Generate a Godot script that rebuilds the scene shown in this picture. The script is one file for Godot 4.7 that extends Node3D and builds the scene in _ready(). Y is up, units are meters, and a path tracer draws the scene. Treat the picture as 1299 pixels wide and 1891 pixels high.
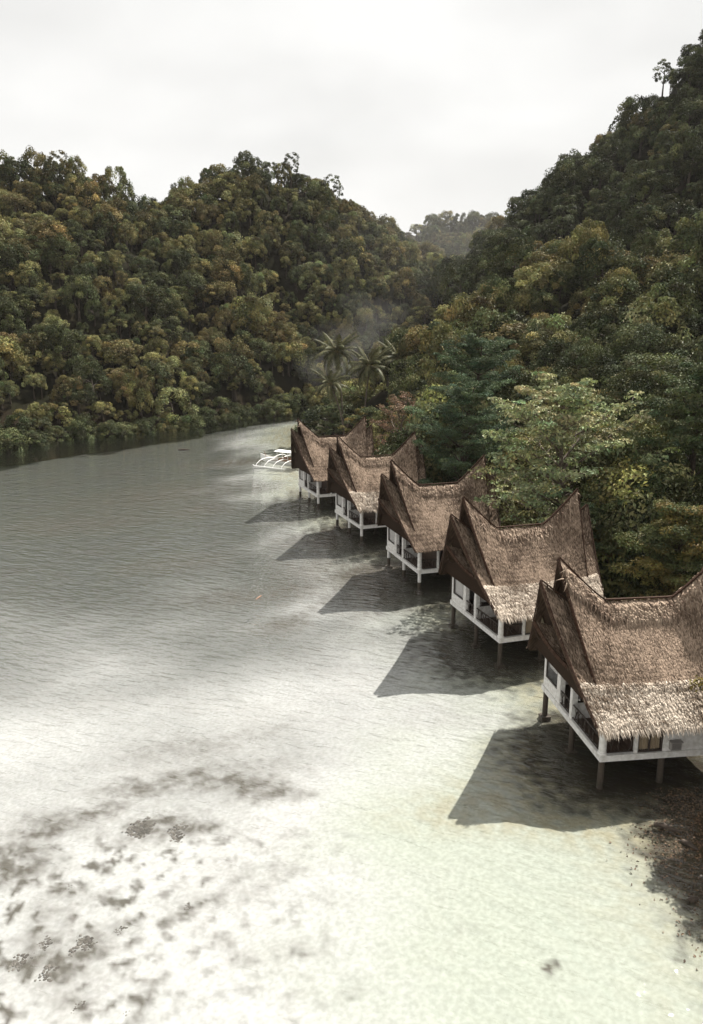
extends Node3D
# A row of five thatched stilt cottages in a lagoon between jungle hills. Metres, y up; water level is y = 0.

var taken := {}
var M := {}
var cam_pos := Vector3(0, 21.7, 0)
var cam_pitch := deg_to_rad(13.52)

# ---------------------------------------------------------------- mesh collector
class MB:
	var v := PackedVector3Array()
	var uv := PackedVector2Array()
	var c := PackedColorArray()
	var n := PackedVector3Array()
	var idx := PackedInt32Array()
	var smooth := false
	func vert(p: Vector3, t := Vector2.ZERO, col := Color.WHITE) -> int:
		v.append(p); uv.append(t); c.append(col)
		return v.size() - 1
	func tri(a: Vector3, b: Vector3, d: Vector3, col := Color.WHITE):
		var i := v.size()
		v.append(a); v.append(b); v.append(d)
		uv.append(Vector2(a.x, a.y)); uv.append(Vector2(b.x, b.y)); uv.append(Vector2(d.x, d.y))
		c.append(col); c.append(col); c.append(col)
		idx.append(i); idx.append(i + 1); idx.append(i + 2)
	func quad(a: Vector3, b: Vector3, d: Vector3, e: Vector3, col := Color.WHITE, t0 := Vector2.ZERO, t1 := Vector2.ONE):
		# clockwise seen from the front: a, b, d, e
		var i := v.size()
		v.append(a); v.append(b); v.append(d); v.append(e)
		uv.append(t0); uv.append(Vector2(t0.x, t1.y)); uv.append(t1); uv.append(Vector2(t1.x, t0.y))
		for k in 4: c.append(col)
		idx.append(i); idx.append(i + 1); idx.append(i + 2)
		idx.append(i); idx.append(i + 2); idx.append(i + 3)
	func box(lo: Vector3, hi: Vector3, col := Color.WHITE, xf := Transform3D.IDENTITY):
		var p := []
		for k in 8: p.append(xf * Vector3(hi.x if k & 1 else lo.x, hi.y if k & 2 else lo.y, hi.z if k & 4 else lo.z))
		for f in [[0, 2, 3, 1], [5, 7, 6, 4], [4, 6, 2, 0], [1, 3, 7, 5], [2, 6, 7, 3], [0, 1, 5, 4]]:
			# outward faces
			var a: Vector3 = p[f[0]]; var b: Vector3 = p[f[1]]; var d: Vector3 = p[f[2]]; var e: Vector3 = p[f[3]]
			quad(e, d, b, a, col, Vector2.ZERO, Vector2(a.distance_to(e), a.distance_to(b)))
	func beam(a: Vector3, b: Vector3, w: float, h: float, col := Color.WHITE, up := Vector3.UP):
		var z := (b - a).normalized()
		if absf(z.dot(up)) > 0.98: up = Vector3.RIGHT
		var x := up.cross(z).normalized()
		var y := z.cross(x)
		box(Vector3(-w / 2, -h / 2, 0), Vector3(w / 2, h / 2, a.distance_to(b)), col, Transform3D(Basis(x, y, z), a))
	func tube(pts: Array, radii: Array, sides := 8, col := Color.WHITE, cap := true):
		var base := v.size()
		var x := Vector3.RIGHT
		var run := 0.0
		for k in pts.size():
			var d: Vector3 = (pts[mini(k + 1, pts.size() - 1)] - pts[maxi(k - 1, 0)]).normalized()
			if absf(d.dot(x)) > 0.95: x = Vector3.FORWARD if absf(d.z) < 0.8 else Vector3.UP
			x = (x - d * d.dot(x)).normalized()
			var y := d.cross(x)
			if k: run += pts[k].distance_to(pts[k - 1])
			for s in sides + 1:
				var a := TAU * s / sides
				vert(pts[k] + (x * cos(a) + y * sin(a)) * radii[k], Vector2(float(s) / sides * 0.6, run), col)
		for k in pts.size() - 1:
			for s in sides:
				var i := base + k * (sides + 1) + s
				var j := i + sides + 1
				for q in [i, i + 1, j, i + 1, j + 1, j]: idx.append(q)
		if cap:
			for e in [0, pts.size() - 1]:
				var m := vert(pts[e], Vector2.ZERO, col)
				for s in sides:
					var i := base + int(e) * (sides + 1) + s
					if e: for q in [i, i + 1, m]: idx.append(q)
					else: for q in [i + 1, i, m]: idx.append(q)
	func grid(nu: int, nv: int, f: Callable):
		# f(i, j) returns [position, uv, colour]
		var base := v.size()
		for i in nu:
			for j in nv:
				var r: Array = f.call(i, j)
				vert(r[0], r[1], r[2])
		for i in nu - 1:
			for j in nv - 1:
				var a := base + i * nv + j
				for q in [a, a + 1, a + nv + 1, a, a + nv + 1, a + nv]: idx.append(q)
	func mesh() -> ArrayMesh:
		var a := []
		a.resize(Mesh.ARRAY_MAX)
		a[Mesh.ARRAY_VERTEX] = v
		a[Mesh.ARRAY_TEX_UV] = uv
		a[Mesh.ARRAY_COLOR] = c
		a[Mesh.ARRAY_INDEX] = idx
		if smooth:
			n.resize(v.size())
			for t in range(0, idx.size(), 3):
				var p := v[idx[t]]
				var g := (v[idx[t + 2]] - p).cross(v[idx[t + 1]] - p)
				for k in 3: n[idx[t + k]] += g
			for k in n.size(): n[k] = n[k].normalized()
			a[Mesh.ARRAY_NORMAL] = n
		else:
			# split so that each face keeps its own normal
			var v2 := PackedVector3Array(); var u2 := PackedVector2Array(); var c2 := PackedColorArray(); var n2 := PackedVector3Array()
			for t in range(0, idx.size(), 3):
				var p := v[idx[t]]
				var g := (v[idx[t + 2]] - p).cross(v[idx[t + 1]] - p).normalized()
				for k in 3:
					v2.append(v[idx[t + k]]); u2.append(uv[idx[t + k]]); c2.append(c[idx[t + k]]); n2.append(g)
			a[Mesh.ARRAY_VERTEX] = v2; a[Mesh.ARRAY_TEX_UV] = u2; a[Mesh.ARRAY_COLOR] = c2; a[Mesh.ARRAY_NORMAL] = n2
			a[Mesh.ARRAY_INDEX] = null
		var m := ArrayMesh.new()
		m.add_surface_from_arrays(Mesh.PRIMITIVE_TRIANGLES, a)
		return m

# ---------------------------------------------------------------- naming helpers
func numbered(called: String) -> String:
	var k: int = taken.get(called, -1) + 1
	taken[called] = k
	return called if k == 0 else "%s_%03d" % [called, k]

func thing(called: String, label: String, category: String, at := Vector3.ZERO, turn := 0.0, group := "") -> Node3D:
	var o := Node3D.new()
	o.name = numbered(called)
	add_child(o, true)
	o.position = at
	o.rotation.y = turn
	tag(o, label, category, group)
	return o

func tag(o: Node, label: String, category: String, group := ""):
	o.set_meta("label", label)
	o.set_meta("category", category)
	if group: o.set_meta("group", group)

func put(called: String, m: Mesh, mat: Material, parent: Node = null) -> MeshInstance3D:
	var o := MeshInstance3D.new()
	o.mesh = m
	o.material_override = mat
	o.name = called if parent else numbered(called)
	(parent if parent else self).add_child(o, true)
	return o

func lin(r: float, g: float, b: float) -> Color:
	return Color(r, g, b).linear_to_srgb()

func mat(called: String, col: Color, rough := 0.8, vc := false) -> StandardMaterial3D:
	var m := StandardMaterial3D.new()
	m.resource_name = called
	m.albedo_color = col
	m.roughness = rough
	m.vertex_color_use_as_albedo = vc
	M[called] = m
	return m

func noise(seed_: int, freq: float, oct := 4, kind := FastNoiseLite.TYPE_SIMPLEX_SMOOTH) -> FastNoiseLite:
	var f := FastNoiseLite.new()
	f.seed = seed_
	f.noise_type = kind
	f.frequency = freq
	f.fractal_octaves = oct
	return f

func tinted(img: Image, lo: Color, hi: Color) -> ImageTexture:
	var o := Image.create_empty(img.get_width(), img.get_height(), false, Image.FORMAT_RGB8)
	var lut := []
	for k in 256: lut.append(lo.lerp(hi, k / 255.0))
	var d := img.get_data()
	var out := PackedByteArray()
	out.resize(d.size() * 3)
	for k in d.size():
		var q: Color = lut[d[k]]
		out[k * 3] = int(q.r * 255); out[k * 3 + 1] = int(q.g * 255); out[k * 3 + 2] = int(q.b * 255)
	o = Image.create_from_data(img.get_width(), img.get_height(), false, Image.FORMAT_RGB8, out)
	o.generate_mipmaps()
	return ImageTexture.create_from_image(o)

func streaks(seed_: int, w: int, h: int, sw: int, sh: int, freq := 0.05) -> Image:
	# noise drawn small in one direction and stretched: grain along the other
	var f := noise(seed_, freq, 4)
	var im := f.get_seamless_image(sw, sh)
	im.resize(w, h, Image.INTERPOLATE_CUBIC)
	im.convert(Image.FORMAT_L8)
	return im

# ---------------------------------------------------------------- camera, sky, sun
func make_view():
	var cam := Camera3D.new()
	cam.name = "camera"
	cam.keep_aspect = Camera3D.KEEP_HEIGHT
	cam.fov = 65.78
	cam.near = 0.2
	cam.far = 4000.0
	cam.position = cam_pos
	cam.rotation.x = -cam_pitch
	add_child(cam)
	cam.current = true

	var env := Environment.new()
	env.background_mode = Environment.BG_SKY
	var sky := Sky.new()
	sky.sky_material = make_sky()
	env.sky = sky
	env.tonemap_mode = Environment.TONE_MAPPER_LINEAR
	env.tonemap_exposure = 2.0
	env.sdfgi_enabled = true
	env.ssao_enabled = true
	env.ssil_enabled = true
	env.fog_enabled = true
	env.volumetric_fog_enabled = true
	env.volumetric_fog_density = 0.0
	env.fog_density = 0.00007
	env.fog_light_color = lin(0.95, 0.92, 0.88)
	var we := WorldEnvironment.new()
	we.name = "world"
	we.environment = env
	add_child(we)

	var sun := DirectionalLight3D.new()
	sun.name = "sun"
	sun.light_energy = 1.6
	sun.light_color = lin(1.0, 0.965, 0.91)
	sun.light_angular_distance = 0.5
	sun.shadow_enabled = true
	add_child(sun)
	sun.look_at_from_position(Vector3.ZERO, -Vector3(0.51, 1.0, -0.55), Vector3.UP)

func make_sky() -> PanoramaSkyMaterial:
	# pale hazy air, a little greyer overhead, with faint thin cloud
	var w := 1024
	var h := 512
	var img := Image.create_empty(w, h, false, Image.FORMAT_RGBF)
	var f1 := noise(11, 1.6, 5)
	var f2 := noise(12, 0.7, 4)
	for y in h:
		var el := (0.5 - (y + 0.5) / h) * PI
		var ce := cos(el)
		for x in w:
			var az := TAU * (x + 0.5) / w
			var d := Vector3(sin(az) * ce, sin(el), cos(az) * ce)
			var up := maxf(d.y, 0.0)
			var base := lerpf(1.0, 0.87, pow(up, 0.62))
			var q := d / (0.25 + up) * Vector3(0.8, 2.2, 0.8)
			var cl := clampf(f1.get_noise_3dv(q) * 1.3 + f2.get_noise_3dv(q) * 0.8, -0.6, 1.0)
			base += 0.15 * cl * smoothstep(0.0, 0.25, up) * (1.0 - 0.3 * up)
			base = clampf(base, 0.0, 1.04) * 0.485
			var col := Color(base, base * 0.998, base * 0.982)
			if d.y < 0.0: col = Color(0.3, 0.3, 0.28)
			img.set_pixel(x, y, col)
	var m := PanoramaSkyMaterial.new()
	m.panorama = ImageTexture.create_from_image(img)
	return m

# ---------------------------------------------------------------- terrain
var left_shore := PackedVector3Array([Vector3(-150, 0, -20), Vector3(-110, 0, -85), Vector3(-80, 0, -122), Vector3(-61, 0, -140), Vector3(-54, 0, -151), Vector3(-36, 0, -166), Vector3(-27, 0, -180), Vector3(-17, 0, -191), Vector3(-7, 0, -201), Vector3(8, 0, -212), Vector3(30, 0, -225), Vector3(60, 0, -250)])
var left_ridge := PackedVector3Array([Vector3(-230, 44, -100), Vector3(-150, 50, -170), Vector3(-112, 50, -195), Vector3(-86, 53, -215), Vector3(-81, 53, -215), Vector3(-73, 54, -218), Vector3(-68, 53, -222), Vector3(-63, 50, -225), Vector3(-57, 49, -228), Vector3(-51, 49, -230), Vector3(-46, 49, -232), Vector3(-43, 54, -240), Vector3(-36, 59, -250), Vector3(-31, 62, -255), Vector3(-22, 62, -262), Vector3(-15, 62, -268), Vector3(-9, 58, -278), Vector3(-2, 56, -290), Vector3(5, 52, -305), Vector3(15, 50, -325), Vector3(21, 47, -345), Vector3(29, 43, -370), Vector3(50, 36, -400)])
var right_shore := PackedVector3Array([Vector3(9, 0, 40), Vector3(14.5, 0, -8), Vector3(14.3, 0, -20), Vector3(13.9, 0, -25), Vector3(13.7, 0, -29.5), Vector3(15.0, 0, -32), Vector3(19, 0, -34.5), Vector3(20.5, 0, -41), Vector3(18, 0, -54), Vector3(14, 0, -69), Vector3(9, 0, -84), Vector3(4, 0, -99), Vector3(0.5, 0, -115), Vector3(-2.5, 0, -140), Vector3(-6.5, 0, -156), Vector3(-6, 0, -168), Vector3(0, 0, -176), Vector3(15, 0, -182), Vector3(40, 0, -186), Vector3(80, 0, -200)])
var spur := PackedVector3Array([Vector3(120, 24, 60), Vector3(115, 25, -40), Vector3(92, 28, -110), Vector3(62, 28, -150), Vector3(52, 27, -150), Vector3(43, 29, -155), Vector3(38, 32, -165), Vector3(33, 32, -182), Vector3(30, 30, -197), Vector3(25, 26, -207), Vector3(20, 20, -212), Vector3(13, 11, -210), Vector3(5, 6, -200)])
var mountain := PackedVector3Array([Vector3(200, 110, -120), Vector3(150, 118, -240), Vector3(119, 114, -255), Vector3(101, 95, -260), Vector3(91, 82, -265), Vector3(83, 73, -275), Vector3(78, 67, -285), Vector3(71, 58, -300), Vector3(67, 47, -320), Vector3(62, 36, -330), Vector3(57, 24, -350)])
var far_ridge := PackedVector3Array([Vector3(-60, 50, -470), Vector3(16, 60, -480), Vector3(30, 62, -480), Vector3(44, 69, -480), Vector3(63, 73, -490), Vector3(81, 76, -500), Vector3(99, 79, -510), Vector3(121, 83, -520), Vector3(260, 80, -560)])
var ground_noise: FastNoiseLite

func near_line(x: float, z: float, pts: PackedVector3Array) -> Vector3:
	# x: distance; y: height of the line there; z: side (negative = to the left of its run, which is the land)
	var best := 1e18
	var h := 0.0
	var side := 1.0
	for k in pts.size() - 1:
		var a := pts[k]
		var b := pts[k + 1]
		var dx := b.x - a.x
		var dz := b.z - a.z
		var t := clampf(((x - a.x) * dx + (z - a.z) * dz) / (dx * dx + dz * dz), 0.0, 1.0)
		var ex := x - a.x - dx * t
		var ez := z - a.z - dz * t
		var d := ex * ex + ez * ez
		if d < best - 1e-6:
			best = d
			h = a.y + (b.y - a.y) * t
			side = dx * (z - a.z) - dz * (x - a.x)
	return Vector3(sqrt(best), h, side)

func hill_between(x: float, z: float, shore: PackedVector3Array, ridge: PackedVector3Array, sgn: float, back: float, power: float) -> float:
	var s := near_line(x, z, shore)
	if s.z * sgn > 0.0: return -1.1 * s.x
	var r := near_line(x, z, ridge)
	if r.z * sgn < 0.0: return maxf(r.y - back * r.x, 0.0)
	var t := s.x / (s.x + r.x)
	return r.y * pow(t, power)

func land(x: float, z: float) -> float:
	var g := hill_between(x, z, left_shore, left_ridge, 1.0, 0.35, 0.92)
	g = maxf(g, hill_between(x, z, right_shore, spur, -1.0, 0.25, 1.15))
	if x > 5.0 and z < -90.0:
		var m := near_line(x, z, mountain)
		g = maxf(g, m.y - 0.72 * m.x)
	if z < -300.0:
		var f := near_line(x, z, far_ridge)
		g = maxf(g, f.y - 0.42 * f.x)
		g = maxf(g, minf(6.0, (-300.0 - z) * 0.1))
	if g > 0.3: g += ground_noise.get_noise_2d(x, z) * clampf(g * 0.25, 0.0, 3.5)
	return g

func bed_depth(x: float, z: float, dr: float) -> float:
	var d := 0.12 + 0.055 * dr + 0.6 * smoothstep(10.0, 40.0, dr)
	return minf(d, 3.0)

func spaced(from: float, to: float, fine0: float, fine1: float, fine: float, grow: float) -> PackedFloat32Array:
	var a: Array[float] = []
	var p := fine0
	var st := fine
	while p > from:
		a.push_front(p); st *= grow; p -= st
	a.push_front(from)
	p = fine0 + fine
	st = fine
	while p < fine1:
		a.append(p); p += fine
	while p < to:
		a.append(p); st *= grow; p += st
	a.append(to)
	return PackedFloat32Array(a)

func make_terrain():
	ground_noise = noise(5, 0.03, 4)
	var gx := spaced(-1500, 1500, -130, 130, 2.6, 1.15)
	var gz := spaced(-1600, 800, -400, 0, 2.8, 1.15)
	var mb := MB.new()
	mb.smooth = true
	var tone := noise(6, 0.08, 4)
	mb.grid(gx.size(), gz.size(), func(i: int, j: int) -> Array:
		var x := gx[i]
		var z := gz[j]
		var y := land(x, z)
		if absf(x) > 300.0 or z < -620.0: y = lerpf(y, 22.0 + 16.0 * ground_noise.get_noise_2d(x * 0.2, z * 0.2), smoothstep(300.0, 600.0, maxf(absf(x), -z - 320.0)))
		if z > 100.0: y = lerpf(y, -6.0, smoothstep(100.0, 200.0, z))
		var k := tone.get_noise_2d(x, z) * 0.5 + 0.5
		var col := Color(0.040, 0.031, 0.020).lerp(Color(0.017, 0.018, 0.010), smoothstep(1.5, 5.0, y) * 0.9 * clampf(k * 1.6, 0.0, 1.0))
		return [Vector3(x, maxf(y, -7.0), z), Vector2(x, z), col])
	var o := put("hillside", mb.mesh(), M.soil)
	o.set_meta("kind", "structure")
	o.set_meta("label", "wooded hills round the lagoon, brown soil under the trees")

var blots := [
	-15.3, -31.2, 1.70, 1.35, 0.75, -14.5, -33.6, 2.08, 0.96, 0.70, -12.8, -34.7, 2.13, 0.83, 0.60, -10.8, -36.5, 2.23, 1.11, 0.70, -8.5, -37.2, 2.27, 1.05, 0.60,
	-5.8, -36.5, 2.23, 1.11, 0.70, -4.1, -35.5, 1.63, 0.87, 0.60, -2.4, -35.1, 1.08, 0.57, 0.40, -6.6, -38.0, 3.47, 1.36, 0.35, -9.0, -33.4, 1.42, 0.87, 0.85,
	-7.7, -32.4, 1.13, 0.74, 0.75, -6.4, -32.6, 0.88, 0.83, 0.75, -10.9, -32.4, 1.13, 0.74, 0.45, -10.1, -29.2, 0.58, 0.41, 0.40, -7.7, -27.9, 0.88, 0.45, 0.30,
	-6.0, -27.9, 1.00, 0.45, 0.40, -4.6, -29.2, 1.15, 0.69, 0.22, -3.7, -27.9, 0.88, 0.45, 0.25, -9.2, -40.6, 4.29, 1.52, 0.30, -5.6, -41.9, 2.83, 1.41, 0.25,
	-12.2, -27.9, 1.55, 1.27, 0.35, -12.3, -26.1, 1.26, 1.71, 0.50, -10.9, -25.0, 1.21, 1.19, 0.50, -10.0, -26.1, 0.94, 0.63, 0.50, -9.6, -23.4, 0.96, 0.72, 0.40,
	-1.8, -24.8, 0.80, 0.53, 0.30, -4.2, -25.1, 1.22, 0.43, 0.15, -1.1, -27.2, 1.30, 0.49, 0.20, -3.3, -29.7, 0.70, 0.35, 0.30, 1.5, -69.3, 4.47, 4.83, 0.75,
	-0.4, -63.4, 2.74, 2.45, 0.60, -2.5, -70.9, 4.06, 4.20, 0.50, -5.2, -66.2, 3.81, 2.36, 0.50, -9.9, -65.5, 4.71, 2.31, 0.40, -5.5, -58.3, 1.70, 1.64, 0.50,
	-4.7, -59.5, 1.08, 1.21, 0.60, 2.3, -62.0, 2.24, 2.62, 0.70, -19.8, -130.5, 6.33, 3.19, 0.70, -39.3, -163.5, 8.99, 4.10, 0.60, -49.2, -152.0, 8.38, 3.56, 0.50,
	-5.1, -80.3, 3.42, 2.11, 0.30, -33.4, -95.2, 8.03, 4.66, 0.40, -26.4, -108.3, 11.34, 7.46, 0.40, -19.9, -98.2, 4.13, 3.70, 0.50, -17.4, -76.3, 5.43, 2.69, 0.35,
	-7.3, -104.7, 1.17, 2.09, 0.50, -12.8, -108.3, 2.27, 2.97, 0.40, -8.2, -89.7, 2.53, 2.08, 0.25, 6.9, -23.6, 0.27, 0.19, 0.45, 4.5, -25.4, 0.29, 0.22, 0.30, 0.2, -23.0, 0.57, 0.23, 0.30]

func make_seabed():
	var gx := spaced(-170, 60, -17, 17, 0.17, 1.04)
	var gz := spaced(-235, 60, -46, -20, 0.17, 1.022)
	var warp := noise(21, 0.35, 4)
	var mott := noise(22, 0.9, 5)
	var grain := noise(24, 1.9, 4)
	var wide := noise(23, 0.05, 4)
	var mb := MB.new()
	mb.smooth = true
	mb.grid(gx.size(), gz.size(), func(i: int, j: int) -> Array:
		var x := gx[i]
		var z := gz[j]
		var s := near_line(x, z, right_shore)
		var dr := s.x if s.z < 0.0 else -s.x
		var y := -bed_depth(x, z, maxf(dr, 0.0))
		if dr < 0.0: y = -0.12 + 0.14 * minf(-dr, 2.0) - 0.5 * maxf(-dr - 2.0, 0.0)
		var m := mott.get_noise_2d(x, z)
		y += 0.05 * m
		# pale sand, algae gold close to the shore, dark weed tone over the deep channel also standing for light lost with depth
		var col := Color(0.445, 0.448, 0.434)
		col = col.lerp(Color(0.40, 0.396, 0.38), 0.55 * smoothstep(-0.2, 0.5, m + wide.get_noise_2d(x * 3, z * 3)))
		var wv := wide.get_noise_2d(x * 2.0, z * 2.0)
		col = col.lerp(Color(0.34, 0.37, 0.305), 0.8 * smoothstep(18.0, 9.0, dr + 4.0 * wv))
		var gold := smoothstep(14.0, 6.5, dr + 3.0 * wv + 8.0 * smoothstep(-33.0, -28.0, z))
		col = col.lerp(Color(0.28, 0.255, 0.172), 0.85 * gold * clampf(0.7 + m * 1.2, 0.0, 1.0))
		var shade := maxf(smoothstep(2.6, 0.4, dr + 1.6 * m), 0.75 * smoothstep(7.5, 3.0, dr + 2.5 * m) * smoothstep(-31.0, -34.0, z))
		col = col.lerp(Color(0.045, 0.032, 0.02), shade * 0.92)  # brown shore mud, spread wider by the cottages to deepen their shadows
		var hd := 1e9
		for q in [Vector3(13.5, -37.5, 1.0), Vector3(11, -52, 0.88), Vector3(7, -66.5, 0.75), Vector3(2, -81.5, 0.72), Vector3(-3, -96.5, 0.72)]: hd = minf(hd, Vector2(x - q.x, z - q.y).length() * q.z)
		col = col.lerp(Color(0.038, 0.032, 0.023), 0.93 * smoothstep(7.4, 3.6, hd + 2.4 * m))  # mud round each cottage, its colour also painting in the shade beneath
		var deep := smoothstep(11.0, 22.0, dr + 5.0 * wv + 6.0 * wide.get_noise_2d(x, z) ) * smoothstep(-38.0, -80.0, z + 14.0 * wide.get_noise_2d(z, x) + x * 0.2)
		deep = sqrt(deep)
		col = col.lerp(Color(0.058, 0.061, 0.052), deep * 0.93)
		var k := 0.0
		var wx := x + 1.1 * warp.get_noise_2d(x, z) + 0.35 * mott.get_noise_2d(z * 1.7, x * 1.7)
		var wz := z + 1.1 * warp.get_noise_2d(x + 91.0, z) + 0.35 * mott.get_noise_2d(z * 1.7 + 40.0, x * 1.7)
		for b in range(0, blots.size(), 5):
			var ex: float = (wx - blots[b]) / blots[b + 2]
			var ez: float = (wz - blots[b + 1]) / blots[b + 3]
			var q := ex * ex + ez * ez
			if q < 4.0: k = maxf(k, blots[b + 4] * exp(-q * 0.9))
		if z > -34.0:
			var m2 := warp.get_noise_2d(x * 2.3 + 17.0, z * 2.3) + 0.4 * m
			k = maxf(k, (0.26 + 0.46 * smoothstep(-3.0, -12.0, x + (z + 26.0) * 0.35)) * smoothstep(0.05, 0.5, m2) * smoothstep(3.0, -4.0, x) * smoothstep(-34.0, -31.0, z))
		for q in coral_spots:
			var e2: float = Vector2(wx - q[0], (wz - q[1]) * 1.15).length_squared() / (q[2] * q[2])
			if e2 < 5.0: k = maxf(k, 0.85 * exp(-e2 * 0.8))
		k = clampf(k * (1.25 + 0.8 * m + 0.8 * grain.get_noise_2d(x, z)), 0.0, 1.0)
		col = col.lerp(Color(0.098, 0.088, 0.074), k)
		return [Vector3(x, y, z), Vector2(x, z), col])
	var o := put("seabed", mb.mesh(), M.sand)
	o.set_meta("kind", "structure")
	o.set_meta("label", "pale sandy lagoon bed with dark weed patches")
	var w := MB.new()
	var a := deg_to_rad(-24.0)
	var rot := func(x: float, z: float) -> Vector2: return Vector2(x * cos(a) - z * sin(a), x * sin(a) + z * cos(a))
	var e := 1600.0
	var i := w.vert(Vector3(-e, 0, -e), rot.call(-e, -e))
	w.vert(Vector3(e, 0, -e), rot.call(e, -e)); w.vert(Vector3(e, 0, e), rot.call(e, e)); w.vert(Vector3(-e, 0, e), rot.call(-e, e))
	for q in [i, i + 1, i + 2, i, i + 2, i + 3]: w.idx.append(q)
	w.smooth = true
	var wo := put("water", w.mesh(), M.water)
	wo.set_meta("kind", "structure")
	wo.set_meta("label", "clear rippled lagoon water")

# ---------------------------------------------------------------- materials
func make_materials():
	var soil := mat("soil", Color.WHITE, 0.95, true)
	soil.metallic_specular = 0.12
	var grit := noise(31, 0.03, 5).get_seamless_image(512, 512); grit.convert(Image.FORMAT_L8)
	soil.albedo_texture = tinted(grit, Color(0.62, 0.60, 0.58), Color(1, 1, 1))
	soil.uv1_scale = Vector3(0.25, 0.25, 0.25)
	var sand := mat("sand", Color.WHITE, 0.95, true)
	sand.metallic_specular = 0.12
	var s1 := noise(32, 0.045, 5).get_seamless_image(1024, 1024); s1.convert(Image.FORMAT_L8)
	sand.albedo_texture = tinted(s1, Color(0.86, 0.86, 0.85), Color(1, 1, 1))
	sand.uv1_scale = Vector3(0.07, 0.07, 0.07)
	# water: a clear sheet with wind ripples in its normals
	var wm := mat("water", Color(0.30, 0.33, 0.29, 0.04), 0.03)
	wm.transparency = BaseMaterial3D.TRANSPARENCY_ALPHA
	wm.metallic_specular = 0.5
	var r1 := noise(41, 0.012, 3)
	var big := r1.get_seamless_image(512, 1024)
	big.resize(1024, 1024, Image.INTERPOLATE_CUBIC)
	big.convert(Image.FORMAT_L8)
	var r2 := noise(42, 0.035, 4)
	var sm := r2.get_seamless_image(340, 1024)
	sm.resize(1024, 1024, Image.INTERPOLATE_CUBIC)
	sm.convert(Image.FORMAT_L8)
	var da := big.get_data(); var db := sm.get_data()
	for k in da.size(): da[k] = int(da[k] * 0.5 + db[k] * 0.5)
	var hm := Image.create_from_data(1024, 1024, false, Image.FORMAT_L8, da)
	hm.convert(Image.FORMAT_RGBA8)
	hm.bump_map_to_normal_map(6.0)
	hm.generate_mipmaps()
	wm.normal_enabled = true
	wm.normal_texture = ImageTexture.create_from_image(hm)
	wm.normal_scale = 1.1
	wm.uv1_scale = Vector3(1.0 / 19.0, 1.0 / 19.0, 1.0)
	# thatch
	var th := mat("thatch", Color.WHITE, 0.9, true)
	var ti := streaks(51, 512, 512, 256, 48, 0.06)
	th.albedo_texture = tinted(ti, Color(0.50, 0.47, 0.44), Color(1, 1, 1))
	th.metallic_specular = 0.12
	th.uv1_scale = Vector3(0.5, 0.35, 1)
	mat("thatch_blade", Color.WHITE, 0.75, true)
	M.thatch_blade.metallic_specular = 0.15
	M.thatch_blade.backlight_enabled = true
	M.thatch_blade.backlight = Color(0.25, 0.25, 0.25)
	var wd := mat("dark_wood", lin(0.050, 0.031, 0.020), 0.8)
	wd.metallic_specular = 0.15
	wd.albedo_texture = tinted(streaks(52, 256, 256, 128, 16, 0.08), Color(0.55, 0.52, 0.5), Color(1, 1, 1))
	var fb := mat("fascia", lin(0.075, 0.044, 0.030), 0.7)
	fb.metallic_specular = 0.2
	fb.albedo_texture = tinted(streaks(53, 256, 256, 128, 16, 0.08), Color(0.6, 0.56, 0.54), Color(1, 1, 1))
	var wp := mat("white_paint", lin(0.80, 0.785, 0.76), 0.7)
	var pn := noise(54, 0.02, 5).get_seamless_image(256, 256); pn.convert(Image.FORMAT_L8)
	wp.albedo_texture = tinted(pn, Color(0.83, 0.82, 0.80), Color(1, 1, 1))
	wp.uv1_triplanar = true
	wp.uv1_scale = Vector3(0.6, 0.6, 0.6)
	var st := mat("stained_post", lin(0.075, 0.058, 0.042), 0.85)
	st.albedo_texture = wp.albedo_texture
	mat("frame", lin(0.045, 0.034, 0.028), 0.5)
	mat("woven", lin(0.13, 0.10, 0.05), 0.8)
	M.woven.albedo_texture = tinted(streaks(55, 256, 256, 32, 256, 0.1), Color(0.6, 0.58, 0.55), Color(1, 1, 1))
	mat("floor_board", lin(0.10, 0.062, 0.04), 0.6)
	M.floor_board.albedo_texture = M.dark_wood.albedo_texture
	mat("curtain", lin(0.36, 0.28, 0.18), 0.9)
	mat("net_curtain", lin(0.50, 0.48, 0.46), 0.9)
	var gl := mat("glass", Color(0.6, 0.6, 0.6, 0.04), 0.03)
	gl.transparency = BaseMaterial3D.TRANSPARENCY_ALPHA
	mat("metal_grey", lin(0.30, 0.28, 0.26), 0.5)
	mat("grille_dark", lin(0.06, 0.05, 0.045), 0.6)
	mat("branch", lin(0.03, 0.02, 0.014), 0.8)
	mat("bark", lin(0.10, 0.075, 0.055), 0.9)
	M.bark.albedo_texture = tinted(streaks(56, 256, 256, 128, 32, 0.08), Color(0.5, 0.48, 0.46), Color(1, 1, 1))
	mat("pale_bark", lin(0.24, 0.19, 0.15), 0.9)
	M.pale_bark.albedo_texture = M.bark.albedo_texture
	mat("boat_white", lin(0.74, 0.73, 0.70), 0.5)
	mat("boat_wood", lin(0.22, 0.12, 0.07), 0.6)
	mat("coral", Color.WHITE, 0.95, true)
	M.coral.albedo_texture = soil.albedo_texture
	mat("litter", Color.WHITE, 0.8, true)
	mat("leaf_plain", Color.WHITE, 0.55, true)
	leaf_mat(M.leaf_plain)

func leaf_mat(m: StandardMaterial3D):
	m.backlight_enabled = true
	m.backlight = Color(0.5, 0.5, 0.5)
	m.metallic_specular = 0.2

# ---------------------------------------------------------------- the cottages
const UC := 3.27

func inner_ridge(a: float) -> Vector3:
	var s := absf(a) * 4.37
	var t := maxf(s - 1.8, 0.0) / 2.57
	return Vector3(UC + a * 4.37, 7.85 + 2.35 * pow(t, 1.12), 0)

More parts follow.
